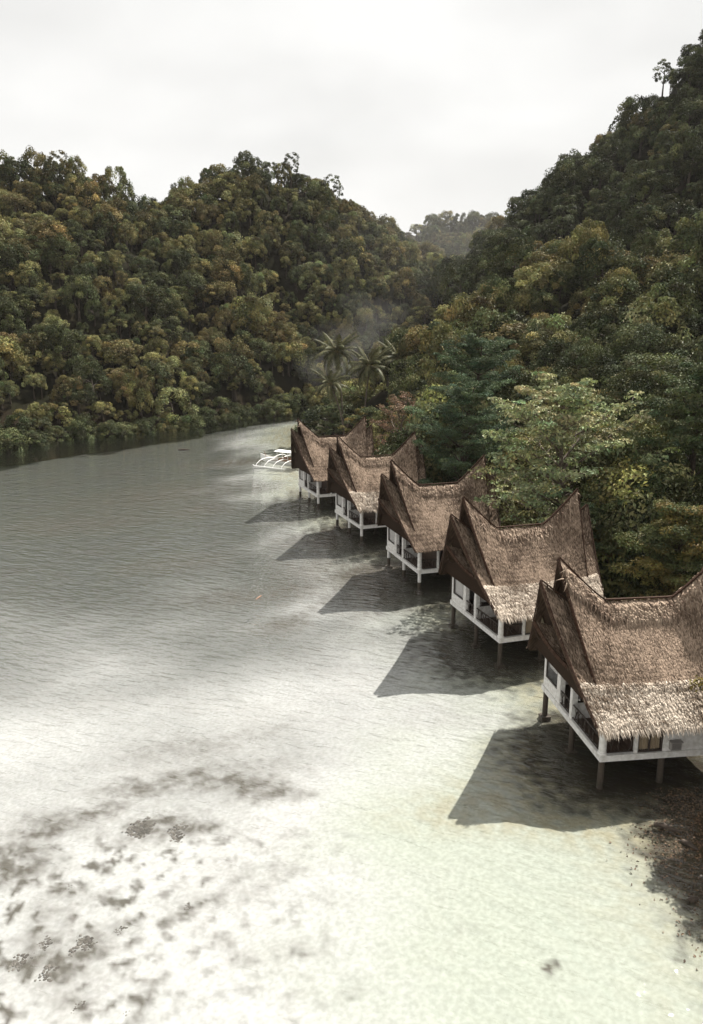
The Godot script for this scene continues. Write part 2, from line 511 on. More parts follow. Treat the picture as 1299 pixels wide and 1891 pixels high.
func inner_roof(a: float, w: float, side: float) -> Vector3:
	var r := inner_ridge(a)
	var b := Vector3(UC + a * 3.42, 4.75, 3.3)
	var p := r.lerp(b, w)
	p.y -= 0.16 * sin(PI * w)
	p.z *= side
	return p

func outer_ridge(a: float) -> Vector3:
	var s := absf(a) * 5.22
	var t := maxf(s - 2.6, 0.0) / 2.62
	return Vector3(UC + a * 5.22, 7.2 + 1.85 * pow(t, 1.15), 0)

func outer_roof(a: float, w: float, side: float) -> Vector3:
	var r := outer_ridge(a)
	var b := Vector3(UC + a * 3.92, 3.45, 4.75)
	var p := r.lerp(b, w)
	p.y -= lerpf(-0.16, 0.30, smoothstep(0.45, 1.0, absf(a))) * sin(PI * w)
	p.z *= side
	return p

func hood_roof(t: float, w: float, side: float) -> Vector3:
	# the small pent prow under the gable: t = 0 at its tip, 1 at the wall
	var r := Vector3(-2.2, 6.95, 0).lerp(Vector3(-0.15, 6.35, 0), t)
	var b := Vector3(-1.02, 5.2, 1.9).lerp(Vector3(-0.1, 4.9, 2.3), t)
	var p := r.lerp(b, w)
	p.y -= 0.22 * sin(PI * w)
	p.z *= side
	return p

func shell(mb: MB, f: Callable, a0: float, a1: float, w0: float, w1: float, side: float, thick: float, na := 25, nw := 13):
	# thick thatch layer over a ruled surface, with its edges closed
	var tn := noise(61, 0.8, 3)
	var at := func(i: int, j: int, lower: bool) -> Vector3:
		var a := lerpf(a0, a1, float(i) / (na - 1))
		var w := lerpf(w0, w1, float(j) / (nw - 1))
		var p: Vector3 = f.call(a, w, side)
		var e := 0.002
		var da: Vector3 = f.call(a + e, w, side) - f.call(a - e, w, side)
		var dw: Vector3 = f.call(a, w + e, side) - f.call(a, w - e, side)
		var nn := da.cross(dw).normalized()
		if nn.y < 0.0: nn = -nn
		if lower: return p - nn * thick
		return p + nn * (0.05 * tn.get_noise_2d(a * 9.0, w * 6.0))
	for lower in [false, true]:
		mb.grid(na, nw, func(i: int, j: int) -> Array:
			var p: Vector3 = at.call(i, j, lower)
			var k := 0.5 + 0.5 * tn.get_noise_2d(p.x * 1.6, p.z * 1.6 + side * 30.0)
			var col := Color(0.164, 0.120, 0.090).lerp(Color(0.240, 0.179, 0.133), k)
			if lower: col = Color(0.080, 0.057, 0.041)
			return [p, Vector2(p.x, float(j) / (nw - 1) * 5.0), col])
	for e in [0, 1]:
		var i := e * (na - 1) as int
		for j in nw - 1:
			mb.quad(at.call(i, j, false), at.call(i, j + 1, false), at.call(i, j + 1, true), at.call(i, j, true), Color(0.128, 0.091, 0.067))
		var j2 := e * (nw - 1) as int
		for i2 in na - 1:
			mb.quad(at.call(i2, j2, false), at.call(i2 + 1, j2, false), at.call(i2 + 1, j2, true), at.call(i2, j2, true), Color(0.160, 0.114, 0.085))

func blades(mb: MB, rng: RandomNumberGenerator, f: Callable, side: float, count: int, a0: float, a1: float, w0: float, w1: float, len_: float, width: float, lift: float, dark: Color, pale: Color, ragged := 0.25):
	var pn := noise(62 + int(side), 0.55, 3)
	var yaw_seed := float(rng.seed % 97) * 3.1
	for k in count:
		var a := rng.randf_range(a0, a1)
		var w := rng.randf_range(w0, w1)
		var p: Vector3 = f.call(a, w, side)
		var e := 0.01
		var dw: Vector3 = (f.call(a, w + e, side) - f.call(a, w - e, side)).normalized()
		var da: Vector3 = (f.call(a + e, w, side) - f.call(a - e, w, side)).normalized()
		var nn := da.cross(dw).normalized()
		if nn.y < 0.0: nn = -nn
		var d := (dw + da * rng.randfn(0.0, ragged) ).normalized()
		var l := len_ * rng.randf_range(0.6, 1.3)
		var wd := width * rng.randf_range(0.6, 1.4)
		var s := d.cross(nn).normalized() * wd * 0.5
		s = s.rotated(d, rng.randf_range(-0.5, 0.5))
		var up := lift * rng.randf_range(0.3, 1.5)
		var p0 := p + nn * 0.02
		var p1 := p + d * l * 0.55 + nn * up
		var p2 := p + d * l + nn * (up * 0.7 - 0.02) + Vector3(0, -0.06 * l, 0)
		var t := clampf(0.5 + 0.45 * pn.get_noise_2d(p.x * 2.0, p.y * 2.0) + 0.6 * pn.get_noise_2d(p.x * 0.55 + 40.0, p.y * 0.55 + yaw_seed) + rng.randfn(0.0, 0.26), 0.0, 1.0)
		t = clampf(t + 0.17 * sin(w * 85.0 + 3.0 * a), 0.0, 1.0)
		var col := dark.lerp(pale, t)
		mb.quad(p0 - s, p1 - s, p1 + s, p0 + s, col)
		mb.tri(p1 - s, p2, p1 + s, col)

func cottage(at: Vector3, yaw: float, label: String, opt: Dictionary):
	var rng := RandomNumberGenerator.new()
	rng.seed = opt.seed
	var h := thing("stilt_cottage", label, "cottage", at, yaw, "thatched stilt cottages along the shore")
	var mb: MB
	# ---- piles
	for u in [0.16, 3.2, 6.3]:
		for v in [-3.72, 0.15, 3.72]:
			mb = MB.new(); mb.smooth = true
			mb.tube([Vector3(u, 0.42, v), Vector3(u, 1.22, v)], [0.15, 0.15], 12)
			var p := put("pile", mb.mesh(), M.white_paint if (u < 1.0 and opt.white_piles) else M.stained_post, h)
			mb = MB.new(); mb.smooth = true
			mb.tube([Vector3(u, -1.4, v), Vector3(u, 0.424, v)], [0.16, 0.153], 12)
			put("stained_foot", mb.mesh(), M.stained_post, p)
			mb = MB.new()
			mb.box(Vector3(u - 0.27, -1.4, v - 0.27), Vector3(u + 0.27, -0.36, v + 0.27))
			put("footing", mb.mesh(), M.stained_post, p)
	# ---- floor and its white edge beam
	mb = MB.new()
	mb.box(Vector3(-0.05, 1.2, 3.72), Vector3(6.55, 1.52, 3.95))
	mb.box(Vector3(-0.05, 1.2, -3.95), Vector3(6.55, 1.52, -3.72))
	mb.box(Vector3(-0.05, 1.2, -3.72), Vector3(0.2, 1.52, 3.72))
	mb.box(Vector3(6.3, 1.2, -3.72), Vector3(6.55, 1.52, 3.72))
	put("edge_beam", mb.mesh(), M.white_paint, h)
	mb = MB.new()
	mb.box(Vector3(0.2, 1.26, -3.72), Vector3(6.3, 1.48, 3.72))
	put("floor", mb.mesh(), M.floor_board, h)
	# ---- gable wall facing the water: panel with a window, a small recessed balcony, then the open veranda
	mb = MB.new()
	mb.box(Vector3(0.0, 1.52, -3.8), Vector3(0.14, 2.15, -1.6))
	mb.box(Vector3(0.0, 3.42, -3.8), Vector3(0.14, 3.9, -1.6))
	mb.box(Vector3(0.0, 2.15, -3.8), Vector3(0.14, 3.42, -3.55))
	mb.box(Vector3(0.0, 2.15, -1.85), Vector3(0.14, 3.42, -1.6))
	put("gable_wall", mb.mesh(), M.white_paint, h)
	window(h, Vector3(0.05, 2.15, -3.55), Vector3(0.05, 3.42, -1.85), M.net_curtain, opt.curtain)
	mb = MB.new()
	mb.box(Vector3(-0.02, 1.522, -1.6), Vector3(0.26, 3.9, -1.36))
	put("post", mb.mesh(), M.white_paint, h)
	mb = MB.new()
	mb.box(Vector3(-0.02, 1.522, 0.0), Vector3(0.28, 3.9, 0.3))
	put("post", mb.mesh(), M.white_paint, h)
	mb = MB.new()
	mb.box(Vector3(0.0, 3.62, -1.36), Vector3(0.2, 3.9, 0.0))
	mb.box(Vector3(0.0, 3.7, 0.3), Vector3(0.18, 3.9, 3.72))
	mb.box(Vector3(0.0, 3.7, 3.72), Vector3(6.5, 3.9, 3.88))
	put("wall_plate", mb.mesh(), M.white_paint, h)
	# back wall of the little balcony with its glazing
	for y in [[1.48, 2.36], [3.58, 3.9]]:
		mb = MB.new()
		mb.box(Vector3(0.62, y[0], -1.36), Vector3(0.72, y[1], 0.0))
		put("balcony_wall", mb.mesh(), M.white_paint, h)
	window(h, Vector3(0.62, 2.36, -1.34), Vector3(0.62, 3.58, -0.02), M.net_curtain, 0.9)
	railing(h, Vector3(0.06, 1.52, -1.36), Vector3(0.06, 2.34, 0.0), rng)
	# veranda: half wall and window at its back, the room's own wall beside it
	for y in [[1.48, 2.36], [3.58, 3.9]]:
		mb = MB.new()
		mb.box(Vector3(0.28, y[0], 0.06), Vector3(1.75, y[1], 0.18))
		put("veranda_half_wall", mb.mesh(), M.white_paint, h)
	window(h, Vector3(0.3, 2.36, 0.12), Vector3(1.73, 3.58, 0.12), M.net_curtain, 0.8)
	mb = MB.new()
	mb.box(Vector3(1.75, 1.48, 0.0), Vector3(1.87, 3.9, 3.7))
	put("veranda_wall", mb.mesh(), M.floor_board, h)
	railing(h, Vector3(0.06, 1.52, 0.3), Vector3(0.06, 2.36, 3.6), rng)
	railing(h, Vector3(0.3, 1.52, 3.82), Vector3(1.65, 2.36, 3.82), rng)
	# corner column
	mb = MB.new(); mb.smooth = true
	mb.tube([Vector3(0.15, 1.52, 3.72), Vector3(0.15, 3.75, 3.72)], [0.185, 0.175], 18)
	var colm := put("corner_column", mb.mesh(), M.white_paint, h)
	mb = MB.new(); mb.smooth = true
	mb.tube([Vector3(0.15, 1.45, 3.72), Vector3(0.15, 1.6, 3.72), Vector3(0.15, 1.64, 3.72)], [0.24, 0.24, 0.2], 18)
	put("column_base", mb.mesh(), M.white_paint, colm)
	# table and chair backs are too dim to tell apart in there: the veranda stays bare
	# ---- front wall
	mb = MB.new()
	mb.box(Vector3(1.68, 1.522, 3.74), Vector3(1.84, 3.7, 3.9))
	put("post", mb.mesh(), M.white_paint, h)
	mb = MB.new()
	mb.box(Vector3(3.12, 1.52, 3.74), Vector3(6.5, 3.7, 3.88))
	put("front_wall", mb.mesh(), M.white_paint, h)
	if opt.curtains:
		mb = MB.new(); mb.smooth = true
		mb.grid(61, 2, func(i: int, j: int) -> Array:
			return [Vector3(1.88 + 1.2 * i / 60.0, 1.56 + 2.1 * j, 3.66 + 0.045 * sin(i * 1.25) + 0.012 * sin(i * 0.43)), Vector2(i / 60.0, j), Color.WHITE])
		put("curtain", mb.mesh(), M.curtain, h)
	var d := MB.new()
	for u in [1.84, 2.42, 3.04]: d.box(Vector3(u, 1.522, 3.76), Vector3(u + 0.07, 3.7, 3.85))
	d.box(Vector3(1.91, 1.522, 3.765), Vector3(3.04, 1.6, 3.845))
	var dr := put("glass_door", d.mesh(), M.frame, h)
	d = MB.new()
	d.quad(Vector3(1.9, 1.58, 3.8), Vector3(1.9, 3.7, 3.8), Vector3(3.05, 3.7, 3.8), Vector3(3.05, 1.58, 3.8))
	put("pane", d.mesh(), M.glass, dr)
	if opt.aircon:
		d = MB.new()
		d.box(Vector3(3.42, 1.66, 3.88), Vector3(3.95, 2.08, 4.12))
		d.box(Vector3(3.38, 2.08, 3.881), Vector3(3.99, 2.11, 4.2))
		var ac := put("air_conditioner", d.mesh(), M.metal_grey, h)
		d = MB.new()
		d.box(Vector3(3.46, 1.7, 4.121), Vector3(3.91, 2.04, 4.127))
		put("grille", d.mesh(), M.grille_dark, ac)
		for k in 7:
			d = MB.new()
			d.box(Vector3(3.45, 1.715 + k * 0.047, 4.128), Vector3(3.92, 1.735 + k * 0.047, 4.14))
			put("grille_slat", d.mesh(), M.metal_grey, ac)
	# ---- far wall and land-side wall
	mb = MB.new()
	mb.box(Vector3(0.14, 1.52, -3.88), Vector3(6.5, 3.9, -3.76))
	put("back_wall", mb.mesh(), M.white_paint, h)
	mb = MB.new()
	mb.box(Vector3(6.36, 1.52, -3.76), Vector3(6.5, 3.9, 3.74))
	put("land_wall", mb.mesh(), M.white_paint, h)
	# ---- roofs
	mb = MB.new(); mb.smooth = true
	for s in [1.0, -1.0]:
		shell(mb, outer_roof, -1.0, 1.0, 0.0, 1.0, s, 0.22, 41, 17)
	var lower := put("lower_roof", mb.mesh(), M.thatch, h)
	lower.set_meta("label", "lower thatched roof reaching out past both gables")
	mb = MB.new(); mb.smooth = true
	for s in [1.0, -1.0]:
		shell(mb, inner_roof, -1.0, 1.0, 0.0, 1.0, s, 0.17, 33, 15)
	var upper := put("upper_roof", mb.mesh(), M.thatch, h)
	upper.set_meta("label", "upper saddle-backed thatched roof with upswept ridge ends")
	# thatch blades, as they hang
	var bm := MB.new()
	var dens: float = opt.density
	var dk := Color(0.088, 0.062, 0.045) * float(opt.tone)
	var pl := Color(0.36, 0.27, 0.20) * float(opt.tone)
	blades(bm, rng, inner_roof, 1.0, int(15000 * dens), -1.0, 1.0, 0.0, 0.97, 0.32, 0.042, 0.04, dk, pl, 0.18)
	blades(bm, rng, inner_roof, -1.0, int(2500 * dens), -1.0, 1.0, 0.0, 0.97, 0.45, 0.06, 0.04, dk, pl)
	if opt.band > 0.0:
		blades(bm, rng, inner_roof, 1.0, int(2600 * dens * opt.band), -1.0, 1.0, 0.01, 0.17, 0.62, 0.06, 0.16, Color(0.128, 0.087, 0.063), Color(0.384, 0.296, 0.222), 0.45)
		blades(bm, rng, inner_roof, -1.0, int(900 * dens), -1.0, 1.0, 0.01, 0.14, 0.62, 0.06, 0.16, dk, pl, 0.45)
	blades(bm, rng, inner_roof, 1.0, int(900 * dens), -1.0, 1.0, 0.93, 1.0, 0.3, 0.04, 0.03, dk, pl)
	put("upper_thatch", bm.mesh(), M.thatch_blade, upper).set_meta("kind", "stuff")
	bm = MB.new()
	for e in [-1.0, 1.0]:
		for s in [1.0, -1.0]:
			blades(bm, rng, outer_roof, s, int(2600 * dens * (1.0 if s > 0.0 else 0.4)), e * 1.0, e * 0.58, 0.0, 0.95, 0.36, 0.04, 0.04, dk, pl * 0.92)
	var sk0 := Color(0.15, 0.112, 0.082)
	var sk1 := Color(0.67, 0.575, 0.47)
	if opt.skirt:
		blades(bm, rng, outer_roof, 1.0, int(6000 * dens), -1.0, 1.0, 0.66, 0.965, 0.52, 0.052, 0.08, sk0, sk1, 0.19)
		blades(bm, rng, outer_roof, 1.0, int(2000 * dens), -1.0, 1.0, 0.92, 1.0, 0.55, 0.045, 0.06, sk0, sk1, 0.22)
		blades(bm, rng, outer_roof, 1.0, int(1500 * dens), -0.97, 0.97, 0.655, 0.70, 0.42, 0.05, 0.11, sk0 * 1.2, sk1, 0.25)
	else:
		blades(bm, rng, outer_roof, 1.0, int(5500 * dens), -1.0, 1.0, 0.68, 0.99, 0.32, 0.04, 0.04, dk, pl * 1.1)
		blades(bm, rng, outer_roof, 1.0, int(900 * dens), -1.0, 1.0, 0.96, 1.0, 0.2, 0.03, 0.03, dk, pl)
	blades(bm, rng, outer_roof, -1.0, int(2500 * dens), -1.0, 1.0, 0.68, 1.0, 0.4, 0.055, 0.05, dk, pl)
	put("lower_thatch", bm.mesh(), M.thatch_blade, lower).set_meta("kind", "stuff")
	# boards along the rakes and ridges
	for s in [1.0, -1.0]:
		for e in [-1.0, 1.0]:
			board(h, "rake_board", func(t: float) -> Vector3: return outer_roof(e, t, s) + Vector3(e * 0.05, 0.02, 0), 10, 0.05, 0.17)
			board(h, "rake_board", func(t: float) -> Vector3: return inner_roof(e, t, s) + Vector3(e * 0.05, 0.02, 0), 10, 0.05, 0.17)
	board(h, "ridge_board", func(t: float) -> Vector3: return inner_ridge(lerpf(-1.0, 1.0, t)) + Vector3(0, 0.10, 0), 24, 0.12, 0.08)
	board(h, "ridge_board", func(t: float) -> Vector3: return outer_ridge(lerpf(-1.0, -0.6, t)) + Vector3(0, 0.08, 0), 6, 0.12, 0.08)
	board(h, "ridge_board", func(t: float) -> Vector3: return outer_ridge(lerpf(0.6, 1.0, t)) + Vector3(0, 0.08, 0), 6, 0.12, 0.08)
	# gable faces
	for e in [-1.0, 1.0]:
		gable(h, outer_roof, e, 0.30, 0.0, 0.92, M.dark_wood, "gable_panel")
		gable(h, inner_roof, e, 0.22, 0.0, 0.8, M.dark_wood, "upper_gable_panel")
	mb = MB.new()
	mb.beam(Vector3(-1.02, 6.55, -1.62), Vector3(-1.02, 6.55, 1.62), 0.14, 0.16)
	mb.beam(Vector3(-0.45, 4.9, -3.1), Vector3(-0.45, 4.9, 3.1), 0.14, 0.18)
	put("gable_beam", mb.mesh(), M.dark_wood, h)
	# pale woven infill low in the gable, either side of the hood
	for s in [1.0, -1.0]:
		mb = MB.new()
		var q0 := outer_roof(-1.0, 0.50, s) + Vector3(0.22, -0.1, -s * 0.25)
		var q1 := outer_roof(-1.0, 0.36, s) + Vector3(0.22, -0.1, -s * 0.22)
		mb.tri(q0, q1, Vector3(lerpf(q0.x, q1.x, 0.2), q0.y + 0.1, s * 0.9))
		put("woven_infill", mb.mesh(), M.woven, h)
	# hood over the windows
	if opt.hood:
		mb = MB.new(); mb.smooth = true
		for s in [1.0, -1.0]: shell(mb, hood_roof, 0.0, 1.0, 0.0, 1.0, s, 0.12, 9, 9)
		var hd := put("hood", mb.mesh(), M.thatch, h)
		bm = MB.new()
		for s in [1.0, -1.0]: blades(bm, rng, hood_roof, s, int(1200 * dens), 0.0, 1.0, 0.0, 0.98, 0.34, 0.045, 0.04, dk * 0.8, pl * 0.7)
		put("hood_thatch", bm.mesh(), M.thatch_blade, hd).set_meta("kind", "stuff")
		for s in [1.0, -1.0]:
			board(h, "hood_board", func(t: float) -> Vector3: return hood_roof(0.0, t, s) + Vector3(-0.04, 0.0, 0), 6, 0.05, 0.2)
	return h

func window(h: Node3D, lo: Vector3, hi: Vector3, cloth: Material, drawn: float):
	# a dark frame with glass and a pale curtain behind; the window lies across x or across z
	var mb := MB.new()
	var ax := 0 if absf(hi.x - lo.x) > 0.1 else 2
	var along := Vector3.RIGHT if ax == 0 else Vector3.BACK
	var nrm := Vector3.BACK if ax == 0 else Vector3.RIGHT
	var wd := absf((hi - lo).dot(along))
	var ht := hi.y - lo.y
	var t := 0.035
	var w := 0.085
	var bar := func(a: float, b: float, c: float, d: float):
		var p := lo + along * a + Vector3.UP * c - nrm * t
		var q := lo + along * b + Vector3.UP * d + nrm * t
		mb.box(Vector3(minf(p.x, q.x), p.y, minf(p.z, q.z)), Vector3(maxf(p.x, q.x), q.y, maxf(p.z, q.z)))
	bar.call(0.0, w, 0.0, ht); bar.call(wd - w, wd, 0.0, ht); bar.call(w, wd - w, 0.0, w); bar.call(w, wd - w, ht - w, ht)
	var f := put("window", mb.mesh(), M.frame, h)
	var g := MB.new()
	var a := lo + along * w * 0.9 + Vector3.UP * w * 0.9
	var b := lo + along * (wd - w * 0.9) + Vector3.UP * (ht - w * 0.9)
	var up := Vector3(0, b.y - a.y, 0)
	g.quad(a, a + up, b, b - up)
	put("pane", g.mesh(), M.glass, f)
	var off := nrm * (0.09 if ax == 2 else -0.05)
	var cm := MB.new(); cm.smooth = true
	var b2 := b
	cm.grid(25, 2, func(i: int, j: int) -> Array:
		var s := i / 24.0
		return [a.lerp(Vector3(b2.x, a.y, b2.z), s) + up * (j if j else 1.0 - drawn) + off + nrm * 0.012 * sin(i * 1.3), Vector2(s, j), Color.WHITE])
	put("curtain", cm.mesh(), cloth, f)

func railing(h: Node3D, lo: Vector3, hi: Vector3, rng: RandomNumberGenerator):
	# crooked branches set between two rails
	var along := Vector3(hi.x - lo.x, 0, hi.z - lo.z)
	var l := along.length()
	along = along / l
	var ht := hi.y - lo.y
	var mb := MB.new(); mb.smooth = true
	var pt := func(s: float, y: float) -> Vector3: return lo + along * s + Vector3.UP * y
	mb.tube([pt.call(0.0, ht * 0.96), pt.call(l * 0.5, ht), pt.call(l, ht * 0.96)], [0.045, 0.05, 0.045], 6)
	mb.tube([pt.call(0.0, 0.1), pt.call(l, 0.1)], [0.035, 0.035], 6)
	var r := put("railing", mb.mesh(), M.branch, h)
	var n := maxi(2, int(l / 0.42))
	for k in n:
		var b := MB.new(); b.smooth = true
		var s0 := l * (k + 0.5) / n
		var s1 := clampf(s0 + rng.randf_range(-0.45, 0.45), 0.05, l - 0.05)
		var sm := (s0 + s1) * 0.5 + rng.randf_range(-0.12, 0.12)
		b.tube([pt.call(s0, 0.08), pt.call(sm, ht * 0.5), pt.call(s1, ht * 0.95)], [0.04, 0.035, 0.028], 6)
		b.tube([pt.call(sm, ht * 0.5), pt.call(clampf(sm + (s0 - s1) * 0.7 + 0.1, 0.03, l - 0.03), ht * 0.93)], [0.03, 0.022], 6)
		put("branch", b.mesh(), M.branch, r)

func board(h: Node3D, called: String, f: Callable, n: int, w: float, ht: float):
	var mb := MB.new()
	for k in n:
		mb.beam(f.call(float(k) / n), f.call(float(k + 1) / n), w, ht)
	put(called, mb.mesh(), M.fascia, h)

func gable(h: Node3D, f: Callable, e: float, inset: float, w0: float, w1: float, m: Material, called: String):
	var mb := MB.new()
	var n := 10
	for k in n:
		var a := lerpf(w0, w1, float(k) / n)
		var b := lerpf(w0, w1, float(k + 1) / n)
		var ofs := Vector3(-e * inset, -0.12, 0)
		mb.quad(f.call(e, a, 1.0) + ofs, f.call(e, a, -1.0) + ofs, f.call(e, b, -1.0) + ofs, f.call(e, b, 1.0) + ofs, Color.WHITE, Vector2(0, a * 6), Vector2(3, b * 6))
	put(called, mb.mesh(), m, h)

func make_cottages():
	var c := [Vector3(11.44, 0, -37.95), Vector3(8.57, 0, -52.21), Vector3(4.43, 0, -66.81), Vector3(-0.42, 0, -81.46), Vector3(-5.45, 0, -96.34)]
	var yaw := [7.0, 17.0, 17.5, 20.5, 20.5]
	var labels := ["nearest stilt cottage, pale ragged thatch eave, air conditioner beside its curtained door",
		"second cottage from the front, smooth brown thatch, pale notched eave, tan curtain in its doorway",
		"middle cottage of the five on stilts, plain brown eave without a pale skirt",
		"fourth cottage from the front on white stilts, thick bundled ridge thatch",
		"farthest small-looking thatched stilt cottage, next to the white outrigger boat"]
	var opts := [
		{"seed": 101, "tone": 1.08, "skirt": true, "band": 1.0, "curtains": true, "aircon": true, "hood": true, "density": 1.0, "white_piles": false, "curtain": 0.45},
		{"seed": 102, "tone": 0.92, "skirt": true, "band": 0.12, "curtains": true, "aircon": false, "hood": true, "density": 0.8, "white_piles": false, "curtain": 1.0},
		{"seed": 103, "tone": 1.00, "skirt": false, "band": 0.8, "curtains": false, "aircon": false, "hood": true, "density": 0.55, "white_piles": true, "curtain": 1.0},
		{"seed": 104, "tone": 1.10, "skirt": true, "band": 1.0, "curtains": false, "aircon": false, "hood": true, "density": 0.45, "white_piles": true, "curtain": 1.0},
		{"seed": 105, "tone": 1.15, "skirt": false, "band": 1.0, "curtains": false, "aircon": false, "hood": false, "density": 0.4, "white_piles": true, "curtain": 1.0}]
	for k in 5:
		cottage(c[k], deg_to_rad(yaw[k]), labels[k], opts[k])

# ---------------------------------------------------------------- foliage
class Leaves:
	var v := PackedVector3Array()
	var c := PackedColorArray()
	var idx := PackedInt32Array()
	func leaf(p: Vector3, n: Vector3, t: Vector3, l: float, w: float, col: Color, fold := 0.18):
		var s := n.cross(t).normalized() * w * 0.5
		t = s.cross(n).normalized() * l * 0.5
		var i := v.size()
		v.append(p - t); v.append(p + s + n * w * fold); v.append(p + t - n * l * 0.12); v.append(p - s + n * w * fold)
		c.append(col); c.append(col); c.append(col); c.append(col)
		idx.append(i); idx.append(i + 1); idx.append(i + 2)
		idx.append(i); idx.append(i + 2); idx.append(i + 3)
	func mesh() -> ArrayMesh:
		var a := []
		a.resize(Mesh.ARRAY_MAX)
		a[Mesh.ARRAY_VERTEX] = v
		a[Mesh.ARRAY_COLOR] = c
		a[Mesh.ARRAY_INDEX] = idx
		var m := ArrayMesh.new()
		m.add_surface_from_arrays(Mesh.PRIMITIVE_TRIANGLES, a)
		return m

func dir(rng: RandomNumberGenerator) -> Vector3:
	var z := rng.randf_range(-1, 1)
	var a := rng.randf() * TAU
	var r := sqrt(1.0 - z * z)
	return Vector3(r * cos(a), z, r * sin(a))

func tint_of(rng: RandomNumberGenerator, base: Color, spread: float) -> Color:
	var k := exp(rng.randfn(0.0, spread))
	return Color(base.r * k * (1.0 + rng.randfn(0.0, 0.07)), base.g * k, base.b * k * (1.0 + rng.randfn(0.0, 0.08)))

func clump(lv: Leaves, rng: RandomNumberGenerator, at: Vector3, out: Vector3, rad: float, flat: float, count: int, leaf: float, base: Color):
	for k in count:
		var d := dir(rng)
		if d.dot(out) < -0.25: d = -d
		var q := d * rad * rng.randf_range(0.55, 1.08)
		q.y *= flat
		var n := (d + Vector3.UP * 0.45 + dir(rng) * 0.75).normalized()
		lv.leaf(at + q, n, dir(rng), leaf * rng.randf_range(0.7, 1.3), leaf * rng.randf_range(0.4, 0.7), tint_of(rng, base, 0.17))

func crown_mesh(seed_: int, rad: float, ht: float, clumps: int, per: int, leaf: float, open_ := 0.25) -> ArrayMesh:
	# base of the crown at y = 0; a dome of leaf clumps
	var rng := RandomNumberGenerator.new()
	rng.seed = seed_
	var lv := Leaves.new()
	var form := rng.randf_range(0.6, 1.05)
	var skew := Vector3(rng.randf_range(-0.2, 0.2), 0, rng.randf_range(-0.2, 0.2)) * rad
	for k in clumps:
		var y := pow((k + 0.5) / clumps, form)
		var a := k * 2.39996 + rng.randf_range(-0.5, 0.5)
		var prof := sqrt(maxf(0.0, 1.0 - pow(y * 1.02 - 0.22, 2.0) * 1.25)) 
		var r := rad * prof * rng.randf_range(0.62, 1.0)
		if rng.randf() < open_: r *= rng.randf_range(0.9, 1.35)
		var p := Vector3(cos(a) * r, y * ht * 0.88, sin(a) * r) + skew * y
		var out := Vector3(cos(a) * prof, y * 1.3 - 0.1, sin(a) * prof).normalized()
		var base := tint_of(rng, Color(0.196, 0.194, 0.112), 0.42)
		clump(lv, rng, p, out, rad * rng.randf_range(0.16, 0.46), rng.randf_range(0.55, 0.95), per, leaf, base)
	return lv.mesh()

func trunk_mesh(seed_: int, ht: float, r: float, limbs: int, reach: float) -> ArrayMesh:
	var rng := RandomNumberGenerator.new()
	rng.seed = seed_
	var mb := MB.new()
	mb.smooth = true
	var pts := []
	var rad := []
	var bend := Vector3(rng.randf_range(-1, 1), 0, rng.randf_range(-1, 1)) * ht * 0.04
	for k in 6:
		var t := k / 5.0
		pts.append(Vector3(0, -1.0 + t * (ht + 1.0), 0) + bend * sin(t * 4.0))
		rad.append(r * lerpf(1.25, 0.3, t))
	mb.tube(pts, rad, 7)
	for k in limbs:
		var a := k * 2.4 + rng.randf()
		var y := ht * rng.randf_range(0.5, 0.92)
		var b := Vector3(cos(a), 0.7, sin(a)) * reach * rng.randf_range(0.5, 1.0)
		var p := Vector3(0, y, 0) + bend * sin((y + 1.0) / (ht + 1.0) * 4.0)
		mb.tube([p, p + b * 0.5 + Vector3(0, 0.2, 0), p + b], [r * 0.4, r * 0.27, r * 0.1], 5)
	return mb.mesh()

const TONES := ["dark green", "olive green", "russet brown", "pale green", "brownish olive", "deep shadowy green", "golden olive"]
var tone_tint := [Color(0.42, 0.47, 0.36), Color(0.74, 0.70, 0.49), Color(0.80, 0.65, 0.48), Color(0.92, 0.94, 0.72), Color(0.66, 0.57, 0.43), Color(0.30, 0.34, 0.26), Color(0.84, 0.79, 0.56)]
var crowns_far := []
var crowns_near := []
var crowns_open := []
var trunks := []
var tone_mats := []
var clear_spots := []

func in_view(p: Vector3, pad := 0.06) -> bool:
	var q := p - cam_pos
	var cy := q.y * cos(cam_pitch) - q.z * sin(cam_pitch)
	var cz := -(q.y * sin(cam_pitch) + q.z * cos(cam_pitch))
	if cz < 1.0: return false
	var k := tan(deg_to_rad(32.89))
	return absf(q.x / cz) < k * 0.687 + pad and absf(cy / cz) < k + pad

func pixel_x(p: Vector3) -> float:
	var q := p - cam_pos
	return q.x / (q.y * sin(cam_pitch) + q.z * cos(cam_pitch)) * -1.0

func in_sight(p: Vector3) -> bool:
	for k in range(6, 28):
		var t := k / 29.5
		var q := cam_pos.lerp(p, t)
		if land(q.x, q.z) + 5.0 > q.y: return false
	return true

